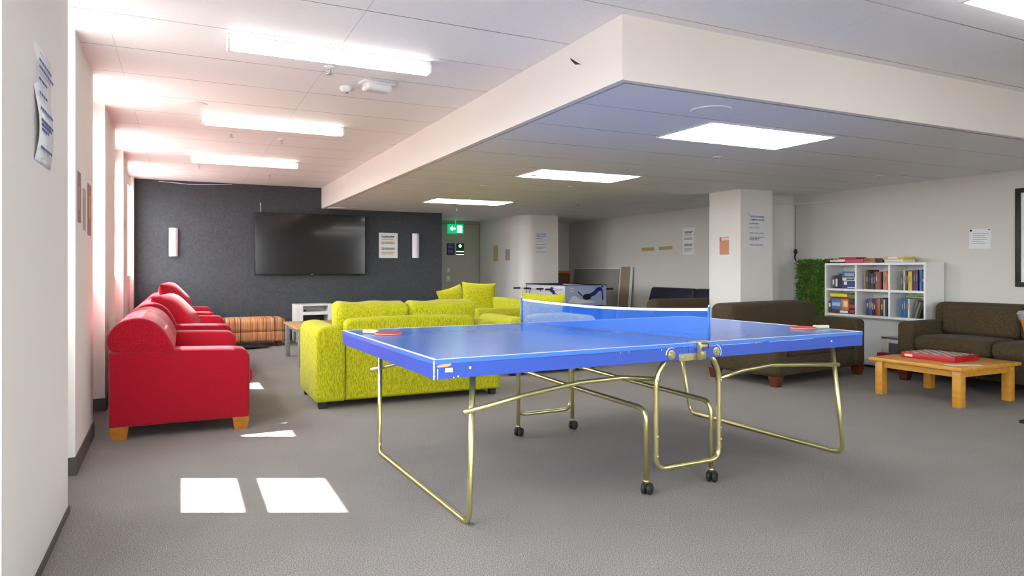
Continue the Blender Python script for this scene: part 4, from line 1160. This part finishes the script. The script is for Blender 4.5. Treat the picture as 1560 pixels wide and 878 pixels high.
# conduit along the wall top, hanging cord
bm = bm_new(); tube(bm, [(RW - 0.02, 5.9, 1.99), (RW - 0.02, 6.63, 2.01), (7.25, 6.645, 2.01), (6.97, 6.645, 1.985)], 0.009, 8)
for b_ in (6.0, 6.25, 6.45): lathe(bm, [(0, -0.006), (0.013, -0.006), (0.013, 0.006), (0, 0.006)], (RW - 0.02, b_, 1.993), 10, (PI / 2, 0, 0))
o = obj('conduit_pipe', bm, 'wall'); o['label'] = 'thin grey conduit pipe along top of wall beside the column'; o['category'] = 'pipe'
t = thing('hanging_cord', 'thin cord with black plug hanging in the corner above the plant panel', 'cord', (RW - 0.03, 6.60, 0))
bm = bm_new(); tube(bm, [(0, 0, 2.0), (0.0, 0, 1.7), (0.0, 0.0, 1.40)], 0.003, 6); obj('cord', bm, 'dirt', t)
bm = bm_new(); lathe(bm, [(0, 0.0), (0.02, 0.01), (0.026, 0.035), (0.012, 0.07), (0, 0.075)], (0, 0, 1.33), 12); tube(bm, [(0, 0, 1.34), (-0.015, 0.0, 1.29), (0.0, 0, 1.25)], 0.01, 8); obj('plug', bm, 'black', t)

# corridor: exit sign, safety signs, switches
t = thing('exit_sign', 'lit green exit sign with white arrow and running man at the corridor', 'exit sign', (4.95, 12.85, 1.945))
bm = bm_new(); box(bm, -0.17, 0.17, -0.03, 0.0, -0.10, 0.09, 0.006); cyl(bm, (0, -0.015, 0.09), (0, -0.015, 0.168), 0.012); obj('casing', bm, 'exit_green', t)
bm = bm_new(); box(bm, 0.03, 0.135, -0.0315, -0.03, -0.075, 0.06); obj('figure_panel', bm, 'exit_white', t, False)
bm = bm_new()
prism(bm, [(-0.125, 0.0), (-0.07, 0.05), (-0.07, 0.018), (-0.01, 0.018), (-0.01, -0.018), (-0.07, -0.018), (-0.07, -0.05)], 1, -0.0315, -0.03); obj('arrow', bm, 'exit_white', t, False)
bm = bm_new()
lathe(bm, [(0, 0), (0.010, 0), (0.010, 0.001), (0, 0.001)], (0.085, -0.0315, 0.045), 12, (PI / 2, 0, 0))
for poly in ([(0.075, 0.03), (0.095, 0.03), (0.092, -0.012), (0.078, -0.012)], [(0.078, -0.01), (0.09, -0.012), (0.068, -0.06), (0.056, -0.056)], [(0.082, -0.012), (0.094, -0.01), (0.115, -0.045), (0.104, -0.052)], [(0.08, 0.03), (0.058, 0.0), (0.064, -0.004), (0.086, 0.02)], [(0.09, 0.03), (0.112, 0.012), (0.108, 0.004), (0.088, 0.018)]):
    prism(bm, poly, 1, -0.033, -0.0315)
obj('running_figure', bm, 'green_sign', t, False)
t = thing('safety_sign', 'navy blue safety sign on the corridor end wall under the exit sign', 'sign', (4.91, 13.0, 1.535))
bm = bm_new(); box(bm, -0.085, 0.085, -0.004, -0.0005, -0.12, 0.12); obj('plate', bm, 'navy_sign', t, False)
bm = bm_new()
for k in range(7): word_bars(bm, -0.06, 0.06, 0.09 - 0.028 * k, 0.006, -0.004, 80 + k)
obj('lettering', bm, 'blue_print', t, False)
t = thing('safety_sign', 'dark green sign with white arrows right of the navy sign', 'sign', (5.115, 13.0, 1.535))
bm = bm_new(); box(bm, -0.085, 0.085, -0.004, -0.0005, -0.12, 0.12); obj('plate', bm, 'green_sign', t, False)
bm = bm_new()
prism(bm, [(-0.035, 0.075), (-0.01, 0.075), (-0.01, 0.10), (0.01, 0.10), (0.01, 0.075), (0.035, 0.075), (0.035, 0.06), (0.01, 0.06), (0.01, 0.035), (-0.01, 0.035), (-0.01, 0.06), (-0.035, 0.06)], 1, -0.005, -0.004)
for z in (-0.045, -0.105): box(bm, -0.08, 0.08, -0.005, -0.004, z - 0.006, z + 0.006)
obj('emblem', bm, 'exit_white', t, False)
for (z, hh, ww, l) in ((1.11, 0.09, 0.055, 'upper narrow white light switch on corridor end wall'), (0.945, 0.10, 0.085, 'lower square white light switch on corridor end wall')):
    t = thing('light_switch', l, 'switch', (4.86, 13.0, z))
    bm = bm_new(); box(bm, -ww / 2, ww / 2, -0.008, -0.0005, -hh / 2, hh / 2, 0.002); obj('plate', bm, 'switch', t)
    bm = bm_new(); box(bm, -0.01, 0.01, -0.012, -0.008, -0.015, 0.015, 0.001); obj('rocker', bm, 'housing', t)
bm = bm_new()
box(bm, 4.12, 5.549, 12.985, 12.999, 2.04, 2.06); box(bm, 5.53, 5.549, 12.985, 12.999, 0, 2.04)
struct('trim_3', bm, 'grey_board')

# ------------------------------------------------------------------ nook: leaning boards, orange cabinet
t = thing('leaning_panel', 'wide grey partition board leaning against the far wall', 'board', (RW - 0.03, 11.48, 0), -PI / 2)
bm = bm_new(); box(bm, -0.80, 0.80, -0.12, -0.10, 0.0, 1.13, 0.002, 1, xf((0, 0, 0), (-0.09, 0, 0))); obj('board', bm, 'grey_board', t)
bm = bm_new(); box(bm, -0.81, 0.81, -0.125, -0.095, 1.13, 1.15, 0.002, 1, xf((0, 0, 0), (-0.09, 0, 0))); obj('edge_trim', bm, 'white_lam', t)
t = thing('leaning_panel', 'narrow brown chipboard plank standing beside the grey board', 'board', (RW - 0.03, 10.44, 0), -PI / 2)
bm = bm_new(); box(bm, -0.155, 0.155, -0.13, -0.10, 0.0, 1.17, 0.002, 1, xf((0, 0, 0), (-0.085, 0.0, 0))); obj('board', bm, 'board', t)
for s in (-1, 1):
    bm = bm_new(); box(bm, s * 0.168 - 0.012, s * 0.168 + 0.012, -0.14, -0.095, 0.0, 1.17, 0.002, 1, xf((0, 0, 0), (-0.085, 0, 0))); obj('edge_strip', bm, 'white_lam', t)
t = thing('cabinet', 'orange wooden cabinet in the dark nook right of the pillar', 'cabinet', (6.66, 11.75, 0))
bm = bm_new(); box(bm, -0.28, 0.19, -0.22, 0.24, 0, 1.10, 0.004); obj('body', bm, 'orange_wood', t)
bm = bm_new(); box(bm, -0.26, 0.16, -0.238, -0.2205, 0.04, 1.06, 0.004); d = obj('door', bm, 'leg_brown', t)
bm = bm_new(); cyl(bm, (0.12, -0.238, 0.55), (0.12, -0.262, 0.55), 0.012); obj('knob', bm, 'silver', d)

# ------------------------------------------------------------------ foosball table
FT = thing('foosball_table', 'blue and white foosball table with a footballer picture on its end', 'foosball table', (5.87, 10.08, 0))
hx, hy = 0.37, 0.68
for s in (-1, 1):
    bm = bm_new(); box(bm, s * hx - 0.012, s * hx + 0.012, -hy, hy, 0.55, 0.865); obj('side_panel', bm, 'foos_white', FT, False)
for s in (-1, 1):
    bm = bm_new(); box(bm, -hx - 0.012, hx + 0.012, s * hy - 0.012, s * hy + 0.012, 0.55, 0.87); obj('end_panel', bm, 'foos_sky' if s < 0 else 'foos_blue', FT, False)
bm = bm_new()
for s in (-1, 1): box(bm, s * hx - 0.02, s * hx + 0.02, -hy - 0.02, hy + 0.02, 0.866, 0.882, 0.003); box(bm, -hx + 0.02, hx - 0.02, s * hy - 0.02, s * hy + 0.02, 0.871, 0.882)
obj('top_rail', bm, 'black', FT)
bm = bm_new(); box(bm, -hx + 0.012, hx - 0.012, -hy + 0.012, hy - 0.012, 0.70, 0.72); obj('playfield', bm, 'turf', FT, False)
for sx in (-1, 1):
    for sy in (-1, 1):
        bm = bm_new(); box(bm, sx * 0.30 - 0.05, sx * 0.30 + 0.05, sy * 0.58 - 0.05, sy * 0.58 + 0.05, 0, 0.56, 0.005); obj('leg', bm, 'black', FT)
# footballer and ball on the near end
yf = -hy - 0.0125
def flat(name, polys, mat, dy=0.0):
    bm = bm_new()
    for p in polys: prism(bm, p, 1, yf - 0.001 - dy, yf - dy)
    return obj(name, bm, mat, FT, False)
flat('picture_shirt', [[(0.05, 0.73), (0.14, 0.775), (0.20, 0.83), (0.26, 0.845), (0.30, 0.825), (0.28, 0.78), (0.23, 0.77), (0.17, 0.71), (0.10, 0.69)], [(0.26, 0.84), (0.31, 0.80), (0.315, 0.74), (0.295, 0.735), (0.285, 0.79)]], 'foos_blue')
flat('picture_shorts', [[(-0.07, 0.70), (-0.03, 0.73), (0.06, 0.74), (0.10, 0.70), (0.08, 0.65), (0.0, 0.635), (-0.06, 0.655)], [(0.285, 0.86), (0.31, 0.865), (0.325, 0.85), (0.315, 0.83), (0.29, 0.835)]], 'black', 0.0005)
flat('picture_limbs', [[(-0.07, 0.715), (-0.13, 0.76), (-0.15, 0.78), (-0.165, 0.765), (-0.12, 0.725), (-0.07, 0.69)], [(0.295, 0.735), (0.315, 0.74), (0.33, 0.66), (0.315, 0.62), (0.30, 0.63)]], 'navy', 0.0003)
flat('picture_ball', [[(-0.27 + 0.032 * math.cos(k * PI / 6), 0.80 + 0.032 * math.sin(k * PI / 6)) for k in range(12)]], 'foos_white')
flat('picture_ball_patch', [[(-0.27 + 0.012 * math.cos(k * PI / 3 + .5), 0.80 + 0.012 * math.sin(k * PI / 3 + .5)) for k in range(6)], [(-0.300, 0.80), (-0.292, 0.81), (-0.29, 0.792)], [(-0.25, 0.815), (-0.242, 0.805), (-0.255, 0.825)]], 'black', 0.001)
flat('picture_swirl', [[(-0.34, 0.60), (-0.1, 0.58), (0.2, 0.60), (0.05, 0.625), (-0.1, 0.64), (-0.2, 0.70), (-0.26, 0.70)]], 'foos_white', 0.0002)
# figure on the long side
xl = -hx - 0.0125
bm = bm_new()
for poly in ([(-0.55, 0.72), (-0.35, 0.74), (-0.30, 0.83), (-0.20, 0.84), (-0.18, 0.76), (-0.26, 0.74), (-0.26, 0.66), (-0.5, 0.67)],): prism(bm, poly, 0, xl - 0.001, xl)
obj('picture_player', bm, 'foos_blue', FT, False)
bm = bm_new(); rnd = random.Random(5)
for k in range(16):
    y = rnd.uniform(-0.6, 0.6); z = rnd.uniform(0.62, 0.82); s = rnd.uniform(0.008, 0.02)
    prism(bm, [(y - s, z - s), (y + s * 1.4, z - s * 0.5), (y + s, z + s), (y - s * 0.5, z + s * 0.8)], 0, xl - 0.001, xl)
obj('picture_speckle', bm, 'foos_blue', FT, False)
for k in range(8):
    y = -hy + 0.1 + k * (2 * hy - 0.2) / 7
    s = -1 if k % 2 else 1
    slide = (-0.06, 0.05, -0.02, 0.08, 0.02, -0.05, 0.06, -0.12)[k]
    bm = bm_new(); cyl(bm, (-hx - 0.15 + slide * 0.5, y, 0.805), (hx + 0.15 + slide * 0.5, y, 0.805), 0.008, None, 10)
    rod = obj('rod', bm, 'chrome', FT)
    bm = bm_new(); cyl(bm, (s * (hx + 0.15) + slide * 0.5 - s * 0.02, y, 0.805), (s * (hx + 0.15) + slide * 0.5 + s * 0.10, y, 0.805), 0.016, None, 12); obj('handle_grip', bm, 'black', rod)
    bm = bm_new()
    for x in ((-0.2, 0, 0.2) if k % 2 else (-0.12, 0.12)):
        box(bm, x - 0.012, x + 0.012, y - 0.008, y + 0.008, 0.74, 0.85, 0.003)
    obj('player_figure', bm, 'black' if k % 2 else 'foos_white', rod)
bm = bm_new(); tube(bm, [(hx + 0.013, -0.55, 0.74), (hx + 0.10, -0.55, 0.74), (hx + 0.10, -0.35, 0.74), (hx + 0.013, -0.35, 0.74)], 0.012, 8); obj('side_bracket', bm, 'steel', FT)

# ------------------------------------------------------------------ bookcase and its contents
BA, BB0, BB1 = 7.11, 4.62, 5.88
BC = thing('bookcase', 'white open bookcase full of books against the right wall', 'bookcase', (7.27, 5.25, 0), -PI / 2)
# local: x runs towards the camera end (-b), front is -y
hw, hd = 0.63, 0.16
xs = [-hw, -hw + 0.43, hw - 0.43 - 0.02, hw]
T = 0.02
for x in (-hw, hw - T):
    bm = bm_new(); box(bm, x, x + T, -hd, hd, 0, 1.205); obj('side_panel', bm, 'white_lam', BC, False)
cols = [(-hw + T, -0.215), (-0.195, 0.205), (0.225, hw - T)]
for x in (-0.215, 0.205):
    bm = bm_new(); box(bm, x, x + T, -hd + 0.002, hd - 0.01, 0.60, 1.18); obj('divider', bm, 'white_lam', BC, False)
for z in (0.575, 0.875, 1.18):
    bm = bm_new(); box(bm, -hw + (T if z < 1.1 else 0) + 0.0005, hw - (T if z < 1.1 else 0) - 0.0005, -hd + 0.001, hd, z + (0.0 if z < 1.1 else 0.0005), z + 0.025); obj('shelf', bm, 'white_lam', BC, False)
bm = bm_new(); box(bm, -hw + T, hw - T, hd - 0.01, hd - 0.001, 0.0, 1.18); obj('back_panel', bm, 'white_lam', BC, False)
bm = bm_new(); box(bm, -hw + T, hw - T, -hd + 0.02, hd - 0.01, 0.03, 0.055); obj('shelf', bm, 'white_lam', BC, False)

def bc_world(x, y): # local bookcase -> world a,b
    return (7.27 + y, 5.25 - x)
BMAT = {}
def cmat(c):
    if c not in BMAT: BMAT[c] = plain('cover_%d_%d_%d' % c, srgb(*c), 0.45, var=0.25, scale=25)
    return BMAT[c]
def book(x, z, th, h, d, c, label, group, lean=0.0, y=None):
    a, b = bc_world(x + th / 2, 0)
    t = thing('book', label, 'book', (a - 0.16 + 0.03 + d / 2 + 0.0, b, z), -PI / 2, group)
    if lean: t.rotation_euler = (0, lean, -PI / 2)
    bm = bm_new()
    box(bm, -th / 2, th / 2, -d / 2, -d / 2 + 0.002, 0, h)
    box(bm, -th / 2, -th / 2 + 0.002, -d / 2, d / 2, 0, h); box(bm, th / 2 - 0.002, th / 2, -d / 2, d / 2, 0, h)
    obj('cover', bm, cmat(c), t, False)
    bm = bm_new(); box(bm, -th / 2 + 0.002, th / 2 - 0.002, -d / 2 + 0.002, d / 2 - 0.004, 0.003, h - 0.003); obj('pages', bm, 'handle', t, False)
    bm = bm_new(); rc = random.Random(int(x * 1000) + int(z * 100))
    lw = th * 0.3
    box(bm, -lw / 2, lw / 2, -d / 2 - 0.0006, -d / 2, h * rc.uniform(0.35, 0.5), h * rc.uniform(0.6, 0.8)); obj('spine_title', bm, rc.choice(['grey_print', 'yellow_print', 'blue_print', 'brown_print', 'ink']), t, False)
ORD = ['leftmost', 'second from left', 'third from left', 'fourth from left', 'fifth from left', 'sixth from left', 'seventh from left', 'eighth from left', 'ninth from left', 'tenth from left', 'eleventh from left', 'twelfth from left']
CN = {(70,60,52):'dark grey-brown',(30,30,36):'black',(40,60,120):'dark blue',(160,70,50):'rust red',(190,150,90):'tan',(220,216,206):'white',(100,110,60):'olive',(60,120,170):'mid blue',(90,90,130):'violet blue',(120,40,40):'dark red',(200,180,60):'yellow',(46,96,140):'teal blue',(120,170,60):'lime green',(80,84,90):'slate grey',(140,104,74):'brown',(210,120,50):'orange'}
KS = list(CN)
def run(x, z, specs, where, group, x_end=None):
    for k, (c, th, h) in enumerate(specs):
        book(x, z, th, h, 0.17 + (k * 37 % 5) * 0.008, c, '%s book, %s in the %s' % (CN[c], ORD[k], where), group)
        x += th + 0.0012
    return x
B = (30,30,36); G1 = (70,60,52)
run(-0.115, 0.9005,
    [((190,150,90),0.016,0.205), (G1,0.035,0.225), (B,0.03,0.195), (G1,0.028,0.185), (B,0.026,0.20), ((160,70,50),0.03,0.205), ((140,104,74),0.022,0.20), ((120,40,40),0.022,0.205)], 'upper middle compartment', 'books in the upper middle compartment')
run(0.125, 0.9005, [((220,216,206),0.014,0.21), ((210,120,50),0.03,0.215), ((190,150,90),0.022,0.215)], 'right end of upper middle compartment', 'books at the right end of the upper middle compartment')
run(-0.10, 0.6005, [((90,90,130),0.018,0.18), ((40,60,120),0.02,0.19), ((90,90,130),0.022,0.195), ((60,120,170),0.018,0.195), ((40,60,120),0.022,0.19), ((120,40,40),0.02,0.19), ((160,70,50),0.02,0.195), ((140,104,74),0.04,0.205), (G1,0.035,0.205), ((220,216,206),0.016,0.19), ((80,84,90),0.022,0.19)], 'lower middle compartment', 'books in the lower middle compartment')
run(0.33, 0.9005, [((100,110,60),0.018,0.175), ((80,84,90),0.014,0.175), ((220,216,206),0.016,0.22), ((140,104,74),0.016,0.215), (B,0.016,0.215), ((200,180,60),0.045,0.21), (G1,0.02,0.20), ((160,70,50),0.014,0.225), ((40,60,120),0.03,0.228)], 'upper right compartment', 'books in the upper right compartment')
run(0.545, 0.9005, [((60,120,170),0.026,0.228), ((40,60,120),0.022,0.215)], 'right end of upper right compartment', 'blue books at the right end of the upper right compartment')
xe = run(0.32, 0.6005, [((60,120,170),0.02,0.20), ((46,96,140),0.022,0.215), ((60,120,170),0.02,0.215), ((46,96,140),0.026,0.215), ((220,216,206),0.022,0.21)], 'lower right compartment', 'upright books in the lower right compartment')
for k in range(3):
    a, b = bc_world(xe + 0.012 + k * 0.032, 0)
    c = ((80,84,90), (100,110,60), B, (80,84,90))[k]
    t = thing('book', '%s book leaning, %s of the tilted ones in the lower right compartment' % (CN[c], ORD[k]), 'book', (a - 0.04, b, 0.6045), -PI / 2, 'leaning books in the lower right compartment')
    t.rotation_euler = (0, 0.32, -PI / 2)
    bm = bm_new(); box(bm, 0, 0.024, -0.085, 0.085, 0.001, 0.195 - 0.006 * k); obj('cover', bm, cmat(c), t, False)
    bm = bm_new(); box(bm, 0.002, 0.022, -0.0, 0.086, 0.195 - 0.006 * k, 0.1958 - 0.006 * k); obj('pages', bm, 'handle', t, False)

# boxed games on the bookcase
def gbox(label, x0, x1, z0, z1, d, c, band=None, group=None, yo=0.0, name='game_box', bandc='paper', tilt=0.0):
    a, b = bc_world((x0 + x1) / 2, 0)
    t = thing(name, label, 'boxed game', (a - 0.13 + yo + d / 2, b, z0), -PI / 2, group)
    if tilt: t.rotation_euler = (0, tilt, -PI / 2)
    w_ = x1 - x0; h = z1 - z0
    bm = bm_new(); box(bm, -w_ / 2, w_ / 2, -d / 2, d / 2, 0.0005, h * 0.25, 0.001, 1); obj('tray', bm, cmat(c), t, False)
    bm = bm_new(); box(bm, -w_ / 2 - 0.001, w_ / 2 + 0.001, -d / 2 - 0.001, d / 2 + 0.001, h * 0.25, h, 0.001, 1); obj('lid', bm, cmat(c), t, False)
    if band:
        bm = bm_new()
        for (u0, u1, v0, v1) in band: box(bm, -w_ / 2 + w_ * u0, -w_ / 2 + w_ * u1, -d / 2 - 0.0022, -d / 2 - 0.001, h * v0, h * v1)
        obj('front_print', bm, bandc, t, False)
    return t
g = 'boxed games in the upper left compartment'
gbox('slim grey box, leftmost in the upper left compartment', -0.545, -0.515, 0.9005, 1.05, 0.2, (80,84,90), [(0.2,.8,.3,.7)], g)
gbox('black case with white figure, second in the upper left compartment', -0.512, -0.462, 0.9005, 1.055, 0.2, B, [(0.25,.75,.15,.75)], g)
gbox('narrow black box beside the blue boxes in the upper left compartment', -0.459, -0.413, 0.9005, 1.08, 0.2, B, None, g)
gbox('dark blue box bearing white print, bottom of the stack in the upper left compartment', -0.41, -0.222, 0.9005, 0.995, 0.22, (40,60,120), [(0.15,.35,.5,.9),(.4,.95,.1,.2)], g)
gbox('white-edged box in the middle of the upper left stack', -0.405, -0.225, 0.9955, 1.03, 0.22, (220,216,206), [(0.3,.9,.2,.8)], g, bandc='ink')
gbox('blue patterned box on top of the upper left stack', -0.41, -0.23, 1.0305, 1.105, 0.21, (46,96,140), [(0.2,.9,.25,.75)], g, bandc='grey_print')
g = 'boxed games in the lower left compartment'
gbox('dark game box standing, leftmost in the lower left compartment', -0.60, -0.565, 0.6005, 0.745, 0.2, G1, [(0.2,.8,.5,.8)], g)
gbox('brown flat box at the bottom of the lower left compartment', -0.56, -0.32, 0.6005, 0.645, 0.22, (120,40,40), [(0.5,.95,.2,.8)], g)
gbox('blue game box with pale picture in the lower left compartment', -0.56, -0.42, 0.6455, 0.775, 0.22, (60,120,170), [(0.1,.9,.35,.65)], g, bandc='blue_print')
gbox('orange game box next to the blue one in the lower left compartment', -0.418, -0.325, 0.6455, 0.775, 0.22, (210,120,50), [(0.3,.9,.3,.8)], g, bandc='yellow_print')
gbox('tall black and red game box at right of the lower left compartment', -0.32, -0.225, 0.6005, 0.785, 0.22, B, [(0.1,.9,.4,.6),(0.2,.8,.1,.25)], g, bandc='ink_red')
gbox('flat red game box under the yellow one, lower left compartment', -0.56, -0.325, 0.7755, 0.80, 0.22, (120,40,40), None, g)
M['bright_yellow'] = plain('bright_yellow_card', srgb(226, 210, 20), 0.4)
tb = gbox('bright yellow flat game box on top of the lower left stack', -0.575, -0.345, 0.8005, 0.838, 0.22, (200,180,60), [(0,1,0,1)], g, bandc='bright_yellow')
gbox('green flat game box beside the bright yellow one', -0.342, -0.222, 0.7860, 0.833, 0.22, (100,110,60), None, g)
gbox('pale green sleeve lying aslant over books in the lower right compartment', 0.40, 0.60, 0.822, 0.838, 0.2, (120,170,60), None, None, tilt=0.0)
g = 'boxed games lying on top of the bookcase'
ZB = 1.2062
gbox('black folded board on top of the bookcase at its left end', -0.60, -0.40, ZB, ZB + 0.014, 0.2, B, None, g)
gbox('white flat box over the black board on the bookcase top', -0.58, -0.375, ZB + 0.0145, ZB + 0.04, 0.18, (220,216,206), None, g)
gbox('pink patterned long game box on top of the bookcase', -0.37, -0.12, ZB, ZB + 0.045, 0.2, (120,40,40), [(0.02,.98,.15,.9)], g, bandc=plain('pink_card', srgb(190, 60, 90), 0.4, var=0.4, scale=40))
gbox('red flat game box stacked highest on the bookcase top', -0.46, -0.22, ZB + 0.0455, ZB + 0.068, 0.18, (176, 22, 38), None, g)
gbox('grey and red game box right of the pink one on the bookcase top', -0.115, 0.02, ZB, ZB + 0.055, 0.18, (140,104,74), [(0.1,.6,.3,.9)], g, bandc='ink_red')
gbox('small black case on the bookcase top between red and yellow boxes', 0.03, 0.12, ZB, ZB + 0.03, 0.12, B, None, g)
gbox('blue-edged white box at the bottom of the yellow pile on the bookcase top', 0.14, 0.36, ZB, ZB + 0.035, 0.2, (220,216,206), [(0,.9,0,.4)], g, bandc='blue_print')
gbox('mustard yellow game box on the right of the bookcase top', 0.12, 0.37, ZB + 0.0355, ZB + 0.065, 0.2, (200,180,60), [(.25,.7,.3,.9)], g)
# boxes on the floor bay
gbox('white and black toy box standing in the bottom bay of the bookcase', 0.10, 0.46, 0.0555, 0.37, 0.22, (220,216,206), [(0.25,.6,.4,.8),(0,.9,.93,1)], None, bandc='ink')
t = gbox('red game box in front of the white one in the bottom bay', 0.14, 0.50, 0.20 - 0.1445, 0.20, 0.10, (176, 22, 38), [(0.4,.8,.3,.7)], None, yo=-0.13, bandc='pink_print')

# plant panel
t = thing('hedge_panel', 'artificial green leaf wall panel with dark red flowers left of bookcase', 'plant panel', (RW, 6.22, 0.86), -PI / 2)
bm = bm_new(); box(bm, -0.31, 0.27, -0.05, -0.001, -0.42, 0.39); obj('backing', bm, 'leaf', t, False)
bm = bm_new(); rnd = random.Random(11)
for k in range(2600):
    c = Vector((rnd.uniform(-0.33, 0.28), -0.05 - rnd.random() ** 1.5 * 0.055, rnd.uniform(-0.43, 0.40)))
    l = rnd.uniform(0.018, 0.032); wd = l * 0.5
    m_ = xf(c, (rnd.uniform(-1.1, 1.1), rnd.uniform(-1, 1), rnd.uniform(0, 6.28)))
    vs = [bm.verts.new(m_ @ Vector(p)) for p in ((-l, 0, 0), (0, -wd, 0.003), (l, 0, 0), (0, wd, 0.003))]
    bm.faces.new(vs)
obj('foliage', bm, 'leaf', t, False)
bm = bm_new()
for k in range(60):
    c = (rnd.uniform(-0.25, 0.25), -0.10, rnd.uniform(-0.4, 0.37))
    for q in range(5):
        a = q * 1.257
        m_ = xf(c, (PI / 2 + 0.5 * math.cos(a), 0.5 * math.sin(a), 0))
        vs = [bm.verts.new(m_ @ Vector((0.013 * math.cos(a + d) * e, 0.013 * math.sin(a + d) * e, 0))) for d, e in ((0, 0), (-0.5, 1), (0, 1.3), (0.5, 1))]
        bm.faces.new(vs)
o = obj('flowers', bm, 'petal', t, False); o['kind'] = 'stuff'

# ------------------------------------------------------------------ wear on ceiling and soffit
bm = bm_new()
prism(bm, [(3.33, 2.30), (3.37, 2.32), (3.41, 2.345), (3.46, 2.375), (3.44, 2.35), (3.395, 2.315)], 0, SA - 0.001, SA - 0.0002)
o = obj('wall_scuff', bm, 'black', None, False); o['label'] = 'short black diagonal scuff on the soffit side near its corner'; o['category'] = 'scuff'
bm = bm_new(); tube(bm, [(-0.3, BW - 0.01, 2.43), (0.1, BW - 0.02, 2.405), (0.3, BW - 0.02, 2.41), (0.7, BW - 0.01, 2.435)], 0.004, 6)
o = obj('loose_wire', bm, 'line'); o['label'] = 'thin white wire sagging along the top of the dark wall'; o['category'] = 'wire'
bm = bm_new(); tube(bm, [(2.2, 11.25, 2.16), (2.26, 11.2, 2.13), (2.35, 11.1, 2.12), (2.5, 10.9, 2.11)], 0.004, 6); box(bm, 2.1, 2.35, 10.95, 11.1, 2.10, 2.1135, 0.003)
o = obj('cable_tray', bm, 'housing'); o['label'] = 'small white bracket and cable under low ceiling at the dark wall'; o['category'] = 'cable'
bm = bm_new(); tube(bm, [(1.12, BW - 0.008, 2.03), (1.12, BW - 0.008, 2.12), (1.11, BW - 0.006, 2.17)], 0.005, 6)
o = obj('aerial_lead', bm, 'line'); o['label'] = 'short white lead rising above the left end of the television'; o['category'] = 'cable'
